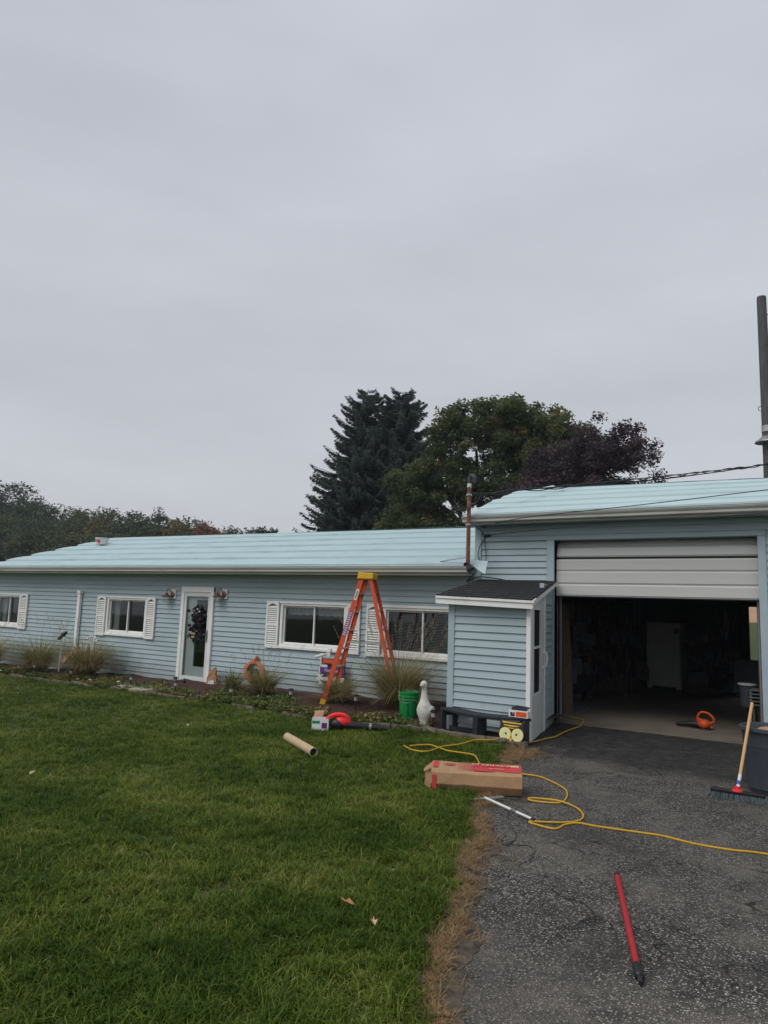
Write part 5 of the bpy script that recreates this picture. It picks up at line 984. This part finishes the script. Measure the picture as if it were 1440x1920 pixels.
def blower(name, label, loc, rz, body, L=.62, s=1.0):
    t = thing(name, label, 'leaf blower', loc, rz)
    b = B().ball((0, 0, .085), .115, .10, .085, 16, 10); b.build('fan_housing', 'black_plastic', t, smooth=True)
    P = [];  b = B(); arc = [(-.17, 0, .03), (-.155, 0, .10), (-.11, 0, .165), (-.03, 0, .20), (.07, 0, .20), (.13, 0, .165), (.155, 0, .11)]
    b.tube(smooth_curve(arc, 4), .03, 10); b.v = [(x, y * 1.6, z) for x, y, z in b.v]; b.build('handle', body, t, smooth=True)
    b = B().ball((.05, 0, .115), .12, .085, .075, 14, 8); b.build('motor_cover', body, t, smooth=True)
    B().tube([(.11, 0, .075), (.25, 0, .07), (.30, 0, .068), (.30 + L * .5, 0, .058), (.30 + L, 0, .045)], [.055, .052, .045, .038, .032], 14).build('nozzle', 'black_plastic', t, smooth=True)
    B().lathe([(.046, 0), (.05, .005), (.05, .03), (.046, .035)], 14, (0, 0, 0)).build('nozzle_ring', 'steel_grey', t); t.children[-1].rotation_euler = (0, R(92), 0); t.children[-1].location = (.42, 0, .065); return t
blower('leaf_blower', 'bright red and black leaf blower lying on the lawn edge', (-5.72, -2.92, gz(-5.7) + .012), R(30), 'red_blower', .40)
# yellow cords
def cord(label, pts, z=None, r=.0075):
    P = [(x, y, (gz(x, y) + .06 if lawn else -.002 + (.004 if x < -3.0 else 0)) + random.uniform(-.002, .004)) for x, y, lawn in pts]; return tag(B().tube(smooth_curve(P, 6), r, 8).build('extension_cord', 'cord', smooth=True), label, 'cord')
A_ = [(-2.85, -3.75), (-2.63, -3.73), (-2.41, -3.89), (-2.24, -4.08), (-2.15, -4.31), (-2.12, -4.54), (-2.21, -4.63), (-2.36, -4.66), (-2.37, -4.64), (-2.26, -4.58), (-2.13, -4.56), (-1.97, -4.62), (-1.85, -4.81), (-1.83, -5.0), (-1.93, -5.14), (-2.07, -5.23), (-2.13, -5.27), (-2.09, -5.31), (-1.91, -5.33), (-1.88, -5.17), (-1.81, -5.06), (-1.67, -5.05), (-1.44, -5.01), (-1.21, -4.97), (-.98, -5.01), (-.74, -4.99), (-.51, -4.92), (.4, -4.8), (1.5, -4.9)]
P = [(x, y, -.003 + (.012 if k in (8, 9, 10) else 0) - .0015) for k, (x, y) in enumerate(A_)]; tag(B().tube(smooth_curve(P, 6), .0078, 8).build('extension_cord', 'cord', smooth=True), 'yellow extension cord looping across the driveway from behind the carton', 'cord')
cord('yellow extension cord winding over the lawn from the porch', [(-4.31, -3.56, 1), (-4.08, -3.74, 1), (-3.92, -3.70, 1), (-3.93, -3.33, 1), (-3.84, -3.08, 1), (-3.83, -2.67, 1), (-3.69, -2.53, 1), (-3.62, -2.32, 1), (-3.52, -2.14, 0), (-3.37, -2.0, 0), (-3.33, -1.61, 0), (-3.28, -1.35, 0), (-3.32, -.77, 0), (-3.31, -.18, 0), (-3.42, .3, 0), (-3.6, .5, 0), (-3.9, .62, 0)])
for v in bpy.data.objects['extension_cord.001'].data.vertices:
    if v.co.y > -.1: v.co.z += .016
cord('short loop of yellow cord on the lawn behind the carton', [(-4.24, -3.54, 1), (-4.11, -3.34, 1), (-3.98, -3.38, 1), (-3.77, -3.5, 1), (-3.57, -3.51, 1), (-3.42, -3.55, 1), (-3.2, -3.9, 1)])
# long carton that held the underlayment roll
bxc = thing('roll_carton', 'long battered brown carton with red print lying across the driveway edge', 'box', (-2.89, -4.635, -.012), math.atan2(.36, .78))
Lb = .405; prof = [(-.115, .0), (-.165, .075), (-.155, .175), (-.13, .20), (.13, .215), (.16, .18), (.165, .06), (.12, .0)]   # y,z outline
rn = random.Random(9); secs = 9; P = []
for i in range(secs):
    x = -Lb + 2 * Lb * i / (secs - 1)
    for (y, z) in prof: P.append((x + rn.uniform(-.004, .004), y + rn.uniform(-.005, .005), max(0, z + (rn.uniform(-.005, .004) if z > .01 else 0)) - .006 * math.sin(math.pi * i / (secs - 1)) * (z > .1)))
n = len(prof)
B().add(P, [(i * n + k, i * n + (k + 1) % n, (i + 1) * n + (k + 1) % n, (i + 1) * n + k) for i in range(secs - 1) for k in range(n)]).build('carton_body', 'card', bxc, bevel=.003)
B().add([(Lb - .012, y * .98, z * .98 + .002) for y, z in prof] + [(-Lb + .03, y * .97, z * .97 + .002) for y, z in prof], [tuple(range(n)), tuple(range(2 * n - 1, n - 1, -1))]).build('end_panel', 'card', bxc)
def topz(y): return .20 + (.215 - .20) * (y + .13) / .26
def top_patch(x0, x1, y0, y1, m_, name, up=.0045, sx=10):
    P = [];
    for i in range(sx + 1):
        x = x0 + (x1 - x0) * i / sx
        for y in (y0, y1): P.append((x, y, topz(y) + up - .006 * math.sin(math.pi * (x + Lb) / (2 * Lb))))
    return B().add(P, [(2 * i, 2 * i + 2, 2 * i + 3, 2 * i + 1) for i in range(sx)]).build(name, m_, bxc, fix=False)
top_patch(-.03, Lb - .003, -.126, .128, 'print_red', 'red_panel', .004); 
for k in range(9): top_patch(-.03 - k * .017, -.03 - k * .017 + .010 - k * .0009, -.124, .126, 'print_red', 'red_stripe', .004, 2)
top_patch(-Lb + .012, -Lb + .06, -.10, .11, 'print_red', 'red_mark', .004, 2); top_patch(Lb - .10, Lb - .02, .045, .10, 'print_cream', 'cream_mark', .0055, 2)
s_ = top_patch(-.30, -.295, 0, .001, 'print_red', 'sun_mark', .004, 1); q = B()
for k in range(12):
    t = k * math.pi / 6; q.bar((-.24 + .025 * math.cos(t), .02 + .025 * math.sin(t), topz(.02) + .004), (-.24 + .06 * math.cos(t), .02 + .06 * math.sin(t), topz(.03) + .003), .008, .001)
q.lathe([(.022, 0), (.001, .001)], 14, (-.24, .02, topz(.02) + .003)); tag(q.build('sun_rays', 'print_red', bxc), kind='stuff')
text('lettering', 'ASHIELD', .150, 'print_cream', bxc, (.135, .050, topz(.05) + .010), (R(3), 0, math.pi), .62, .0005); text('lettering', 'alco', .085, 'print_cream', bxc, (.18, -.066, topz(-.05) + .0085), (R(3), 0, math.pi), 1, .0005)
b = B(); b.add([(-Lb + .012, -.166, .03), (-Lb + .05, -.167, .03), (-Lb + .05, -.167, .15), (-Lb + .012, -.164, .15)], [(0, 1, 2, 3)]); b.build('side_print', 'print_red', bxc, fix=False)
for k, P in enumerate(([(-Lb, -.15, .02), (-Lb, -.155, .17), (-Lb - .05, -.12, .15), (-Lb - .06, -.10, .04)], [(-Lb, -.12, .20), (-Lb, .12, .21), (-Lb - .09, .14, .13), (-Lb - .07, -.06, .15)], [(-Lb, .16, .17), (-Lb, .16, .03), (-Lb - .08, .17, .05), (-Lb - .07, .17, .16)])): B().add(P, [(0, 1, 2, 3)]).build('torn_flap', 'card', bxc, fix=False)
# T-shaped silver tool
tt = thing('silver_squeegee', 'silver T-handled squeegee lying on the asphalt beside the carton', 'tool')
B().bar((-2.74, -5.05, .012), (-2.56, -4.79, .016), .035, .012).build('cross_bar', 'alu', tt, bevel=.002); p0, p1 = Vector((-2.66, -4.94, .02)), Vector((-2.10, -5.25, .006))
B().tube([p0, p0.lerp(p1, .55)], .011, 10).build('shaft', 'white_card', tt, smooth=True); B().tube([p0.lerp(p1, .55), p0.lerp(p1, .66)], .010, 10).build('sleeve', 'steel_grey', tt, smooth=True); B().tube([p0.lerp(p1, .66), p0.lerp(p1, .95)], .0105, 10).build('shaft', 'white_card', tt, smooth=True); B().tube([p0.lerp(p1, .95), p1], .012, 10).build('grip', 'black_plastic', tt, smooth=True)
# red pole
rp_ = thing('red_extension_pole', 'red extension pole with black ends lying on the driveway', 'pole'); p0, p1 = Vector((-1.262, -6.03, .0035)), Vector((-.82, -7.33, .0035))
B().tube([p0.lerp(p1, .03), p0.lerp(p1, .87)], .0165, 12).build('shaft', 'red_pole', rp_, smooth=True); B().tube([p0.lerp(p1, -.015), p0, p0.lerp(p1, .03)], [.012, .0175, .0175], 12).build('end_cap', 'black_plastic', rp_, smooth=True)
B().tube([p0.lerp(p1, .87), p0.lerp(p1, .885), p0.lerp(p1, .955), p0.lerp(p1, .96)], [.0165, .021, .021, .014], 12).build('locking_grip', 'black_plastic', rp_, smooth=True); B().tube([p0.lerp(p1, .96), p0.lerp(p1, 1.0)], [.013, .010], 10).build('threaded_tip', 'black_plastic', rp_, smooth=True)
B().tube([p0.lerp(p1, -.03), p0.lerp(p1, -.015)], [.008, .010], 10).build('red_tip', 'red_pole', rp_, smooth=True)
# fallen leaves
def leaf(label, x, y, z, s, m_, rz):
    b = B(); b.add([(0, -s, .004), (.45 * s, -.5 * s, .012), (.75 * s, 0, .02), (.3 * s, .25 * s, .010), (.25 * s, s, .022), (0, .5 * s, .006), (-.3 * s, .9 * s, .02), (-.35 * s, .2 * s, .012), (-.8 * s, 0, .02), (-.4 * s, -.5 * s, .010), (0, 0, .0)], [(0, 1, 10), (1, 2, 10), (2, 3, 10), (3, 4, 10), (4, 5, 10), (5, 6, 10), (6, 7, 10), (7, 8, 10), (8, 9, 10), (9, 0, 10)])
    o = b.build('fallen_leaf', m_, fix=False); o.location = (x, y, z); o.rotation_euler = (.15, .1, rz); tag(o, label, 'leaf', 'fallen leaves')
leaf('curled brown leaf on the grass in the lower left corner', -3.42, -9.13, .05, .055, 'leaf_brown', .6)
leaf('brown leaf on the grass left of the dead strip', -2.26, -7.55, .06, .045, 'leaf_brown', 1.9)
leaf('larger tan leaf on the asphalt at the bottom edge', -1.40, -8.06, -.008, .045, 'leaf_pale', 2.6)
leaf('smaller brown leaf beside the tan one at the bottom edge', -1.46, -8.04, .0, .032, 'leaf_brown', .4)
leaf('pale leaf in the grass near the dead strip', -2.02, -7.66, .06, .025, 'leaf_pale', .9)
leaf('pale dead leaf on the lawn at far left', -6.2, -6.9, .02, .035, 'leaf_pale', .2)
leaf('tan leaf on the open lawn far from the house', -7.4, -4.0, -.03, .03, 'leaf_pale', 1.2)

# ------------------------------------------------------------------ bin and broom
bn = thing('trash_bin', 'dark grey plastic trash bin cut off by the right edge', 'bin', (-.60, -2.78, -.012))
B().lathe([(.001, 0), (.225, 0), (.235, .02), (.262, .42), (.285, .44), (.292, .56), (.30, .575), (.318, .58), (.318, .61), (.30, .615), (.292, .60), (.255, .05), (.001, .04)], 32).build('can', 'bin', bn, smooth=True)
P = []
for i in range(9):
    t = R(232) + i * .045; q = .262 + .026 * (0 if False else 0); P += [(.2625 * math.cos(t), .2625 * math.sin(t), .30), (.2665 * math.cos(t), .2665 * math.sin(t), .345)]
B().add(P, [(2 * i, 2 * i + 2, 2 * i + 3, 2 * i + 1) for i in range(8)]).build('sticker', 'white_card', bn, fix=False)
P = []
for i in range(7):
    t = R(233) + i * .045; P += [(.2645 * math.cos(t), .2645 * math.sin(t), .325), (.2695 * math.cos(t), .2695 * math.sin(t), .375 - .004 * abs(i - 3))]
B().add(P, [(2 * i, 2 * i + 2, 2 * i + 3, 2 * i + 1) for i in range(6)]).build('sticker', 'orange_rail', bn, fix=False)
P = []
for i in range(6):
    t = R(233) + i * .045; P += [(.2695 * math.cos(t), .2695 * math.sin(t), .385), (.2725 * math.cos(t), .2725 * math.sin(t), .415)]
B().add(P, [(2 * i, 2 * i + 2, 2 * i + 3, 2 * i + 1) for i in range(5)]).build('sticker', 'curtain', bn, fix=False)
B().ball((-.05, .0, .56), .12, .10, .05, 12, 8).build('trash_heap', 'card', bn, smooth=True)
bm_ = thing('push_broom', 'push broom with wooden handle leaning on the trash bin', 'broom', (0, 0, 0)); hb = Vector((-.88, -3.345, .055))
B().tube([(-.878, -3.335, .085), (-.772, -2.975, .83), ], .0145, 12).build('handle', 'broom_wood', bm_, smooth=True); v0, v1 = Vector((-.878, -3.335, .085)), Vector((-.772, -2.975, .83))
B().tube([v0.lerp(v1, -.02), v0.lerp(v1, .16)], .0152, 12).build('label_wrap', 'white_card', bm_, smooth=True); B().tube([v0.lerp(v1, .045), v0.lerp(v1, .09)], .0156, 12).build('blue_band', 'blue_print', bm_, smooth=True)
b = B(); b.lathe([(.001, .025), (.022, .022), (.024, .0), (.042, -.01), (.045, -.02), (.001, -.02)], 14, (-.882, -3.345, .085), sx=1.1); b.build('socket', 'red_blower', bm_, smooth=True)
ax = Vector((1, .02, -.0)).normalized(); b = B(); b.bar(hb - ax * .225, hb + ax * .225, .06, .03); b.build('head_block', 'black_plastic', bm_, bevel=.006)
V, F = [], []; rn = random.Random(4)
for i in range(1500):
    u = rn.uniform(-.228, .228); vv = rn.uniform(-.026, .026); p = hb + ax * u + Vector((0, vv, -.012)); q = hb + ax * (u * 1.09 + rn.gauss(0, .006)) + Vector((0, vv * 1.9 - .012 + rn.gauss(0, .006), 0)); q.z = -.010; s = Vector((rn.uniform(-.0022, .0022), rn.uniform(-.002, .002), 0)); s = s.normalized() * .0022; k = len(V); V += [tuple(p - s), tuple(p + s), tuple(q + s), tuple(q - s)]; F.append((k, k + 1, k + 2, k + 3))
bb = B().add(V, F); tag(bb.build('bristles', 'bristle', bm_, fix=False), kind='stuff')

# ------------------------------------------------------------------ inside the garage
tl = thing('leaf_blower', 'orange and black leaf blower on the garage floor', 'leaf blower', (-1.80, .92, 0), R(174))
b = B().ball((0, 0, .075), .095, .085, .073, 16, 10); b.build('fan_housing', 'orange_tool', tl, smooth=True)
B().tube(smooth_curve([(.09, 0, .10), (.085, 0, .19), (.03, 0, .245), (-.06, 0, .235), (-.125, 0, .18), (-.13, 0, .12), (-.06, 0, .09)], 5), .018, 10).build('handle', 'orange_tool', tl, smooth=True)
B().tube([(.085, 0, .15), (-.02, 0, .11), (-.11, 0, .03)], .014, 8).build('brace', 'orange_tool', tl, smooth=True)
for k in range(5): B().bar((-.07 + .035 * k, -.088 + .012 * abs(k - 2), .04), (-.07 + .035 * k, -.088 + .012 * abs(k - 2), .11), .012, .006).build('intake_slot', 'black_plastic', tl)
B().tube([(.06, 0, .06), (.14, 0, .062), (.24, 0, .055), (.40, 0, .035)], [.05, .045, .038, .026], 14).build('nozzle', 'black_plastic', tl, smooth=True)
B().box(-.10, .08, -.07, .07, 0, .012).build('base_foot', 'black_plastic', tl, bevel=.004)
fg = thing('upright_freezer', 'pale upright freezer standing inside the dark garage', 'freezer', (-3.38, 6.05, 0), R(-4))
B().box(-.36, .36, -.02, .60, .07, 1.52).build('cabinet', 'fridge', fg, bevel=.02); B().box(-.355, .355, -.065, -.024, .15, 1.515).build('door', 'fridge', fg, bevel=.018); B().box(-.25, .25, -.03, -.021, .075, .13).build('vent_grille', 'black_plastic', fg); B().box(.25, .33, -.069, -.066, 1.28, 1.40).build('badge', 'black_plastic', fg); B().box(-.34, -.31, -.10, -.066, .75, 1.15).build('door_handle', 'fridge', fg, bevel=.005)
cp_ = B().tube([(-3.88, .85, 0.02), (-3.90, .86, .6), (-3.93, .88, 1.25), (-3.98, .92, 1.75)], [.13, .125, .12, .12], 16); tag(cp_.build('carpet_roll', 'carpet', smooth=True), 'brown carpet roll standing inside the left garage door jamb', 'carpet roll')
o = B().box(-4.2, -3.72, .5, 2.3, .0, .025).build('floor_board', 'wall_back'); o.location.z = .004; tag(o, 'pale board on the garage floor along the left side', 'board')
wb = thing('workbench', 'dark cluttered workbench against the left garage wall', 'workbench', (-4.6, 3.6, 0))
B().box(-.35, .35, -1.6, 1.6, .84, .90).build('bench_top', 'carpet', wb)
for sx in (-.3, .3):
    for sy in (-1.5, 0, 1.5): B().box(sx - .04, sx + .04, sy - .04, sy + .04, 0, .84).build('leg', 'carpet', wb)
B().box(-.3, .3, -1.45, 1.45, .25, .28).build('shelf', 'carpet', wb)
for k, (x, y, s, m_, lb) in enumerate(((-4.6, 2.4, .3, 'card', 'brown carton on the front end of the dark workbench'), (-4.55, 3.3, .22, 'bin', 'dark crate in the middle of the workbench'), (-4.6, 4.3, .28, 'wall_back', 'grey crate on the rear end of the workbench'))):
    t = thing('storage_box', lb, 'box', (x, y, .90), .2 * k); B().box(-s / 2, s / 2, -s / 2, s / 2, 0, s * .8).build('box_body', m_, t, bevel=.006); B().box(-s / 2 - .006, s / 2 + .006, -s / 2 - .006, s / 2 + .006, s * .8, s * .8 + .02).build('lid', m_, t, bevel=.004)
lt = thing('leaning_plank', 'grey plank leaning diagonally inside the dark garage', 'plank'); B().bar((-4.55, 4.9, 1.1), (-3.75, 4.2, .03), .09, .03).build('board', 'carpet', lt, bevel=.004)
sh_ = thing('metal_shelf', 'dark shelving unit against the back garage wall', 'shelf', (-4.45, 6.35, 0))
for z in (.3, .85, 1.4, 1.95): B().box(-.45, .45, -.2, .2, z, z + .03).build('shelf_board', 'bin', sh_)
for sx in (-.44, .44):
    for sy in (-.19, .19): B().box(sx - .02, sx + .02, sy - .02, sy + .02, 0, 2.1).build('upright', 'bin', sh_)
ch = thing('desk_chair', 'black swivel chair inside the right side of the garage door', 'chair', (-1.12, 1.55, 0), R(150))
B().box(-.24, .24, -.24, .24, .44, .52).build('seat', 'black_plastic', ch, bevel=.03); B().box(-.22, .22, .22, .28, .58, 1.04).build('backrest', 'black_plastic', ch, bevel=.03); B().tube([(0, 0, .08), (0, 0, .44)], .03, 10).build('gas_column', 'steel_grey', ch); B().bar((0, .2, .46), (0, .27, .7), .05, .02).build('back_bar', 'black_plastic', ch)
for sx in (-1, 1): B().tube([(sx * .26, .05, .5), (sx * .30, .05, .7), (sx * .28, -.15, .72)], .018, 6).build('armrest', 'black_plastic', ch)
for k in range(5): t = k * 1.2566; B().bar((0, 0, .10), (.28 * math.cos(t), .28 * math.sin(t), .06), .04, .03).build('base_arm', 'black_plastic', ch); B().ball((.28 * math.cos(t), .28 * math.sin(t), .03), .03, .03, .03, 8, 6).build('caster', 'black_plastic', ch)
hp_ = B(); rn = random.Random(12); cm = ['clutter_brown', 'bin', 'carpet', 'clutter_grey', 'clutter_grey', 'black_plastic', 'dark_inside', 'bin']
def heap(x0, x1, y0, y1, zmax, n):
    for _ in range(n):
        x, y, z = rn.uniform(x0, x1), rn.uniform(y0, y1), rn.uniform(0, zmax) * rn.random() ** .5; a_, b_, c_ = rn.uniform(.05, .22), rn.uniform(.05, .2), rn.uniform(.04, .2); mi = rn.randrange(8); k = len(hp_.v)
        if rn.random() < .7: hp_.box(-a_, a_, -b_, b_, 0, c_ * 1.6, mi)
        else: hp_.tube([(0, 0, 0), (rn.uniform(-.3, .3), rn.uniform(-.2, .2), rn.uniform(.4, 1.3))], rn.uniform(.012, .03), 6, mi)
        t = rn.random() * 3.14; hp_.v[k:] = [(x + px * math.cos(t) - py * math.sin(t), y + px * math.sin(t) + py * math.cos(t), z + pz_) for px, py, pz_ in hp_.v[k:]]
heap(-4.85, -4.3, 1.6, 6.4, 1.7, 150); heap(-4.3, -3.85, 4.8, 6.5, 1.3, 60); heap(-2.85, -1.95, 6.0, 6.6, 1.5, 70)
tag(hp_.build('garage_clutter', cm, fix=False), 'dense dark clutter along the garage side and back walls', kind='stuff')
bx2 = thing('lidded_tub', 'grey tub with white lid standing in the garage doorway', 'tub', (-1.24, 1.25, .0), R(10)); B().lathe([(.001, 0), (.10, 0), (.12, .30), (.001, .30)], 16, (0, 0, .36)).build('tub', 'bin', bx2, smooth=True); B().lathe([(.001, .0), (.135, .0), (.14, .02), (.001, .03)], 18, (0, 0, .67)).build('lid', 'white_card', bx2, smooth=True); b = B(); b.lathe([(.09, 0), (.09, .01), (.02, .02), (.02, .34), (.14, .345), (.14, .36), (.001, .36)], 16); b.build('stool', 'black_plastic', bx2, smooth=True)
st = thing('chair_stack', 'pale chair stack just behind the black swivel chair', 'chairs', (-.98, 1.0, 0))
for k in range(5): b = B(); b.box(-.2, .2, -.2, .2, .42 + k * .05, .44 + k * .05); b.build('seat', 'wall_back', st, bevel=.008)
for sx in (-.18, .18):
    for sy in (-.18, .18): B().tube([(sx, sy, 0), (sx, sy, .64)], .012, 6).build('leg', 'steel_grey', st)

# ------------------------------------------------------------------ damp autumn air
hzm = bpy.data.materials.new('haze'); hzm.use_nodes = True; t_ = hzm.node_tree; t_.nodes.clear(); ho = t_.nodes.new('ShaderNodeOutputMaterial'); hv = t_.nodes.new('ShaderNodeVolumePrincipled')
hv.inputs['Color'].default_value = (.86, .92, 1, 1); hv.inputs['Density'].default_value = .0006; hv.inputs['Anisotropy'].default_value = .2; t_.links.new(hv.outputs[0], ho.inputs['Volume']); MAT['haze'] = hzm
tag(B().box(-402, 402, -202, 502, -12, 40).build('haze', 'haze'), 'faint grey haze in the damp air', kind='stuff')
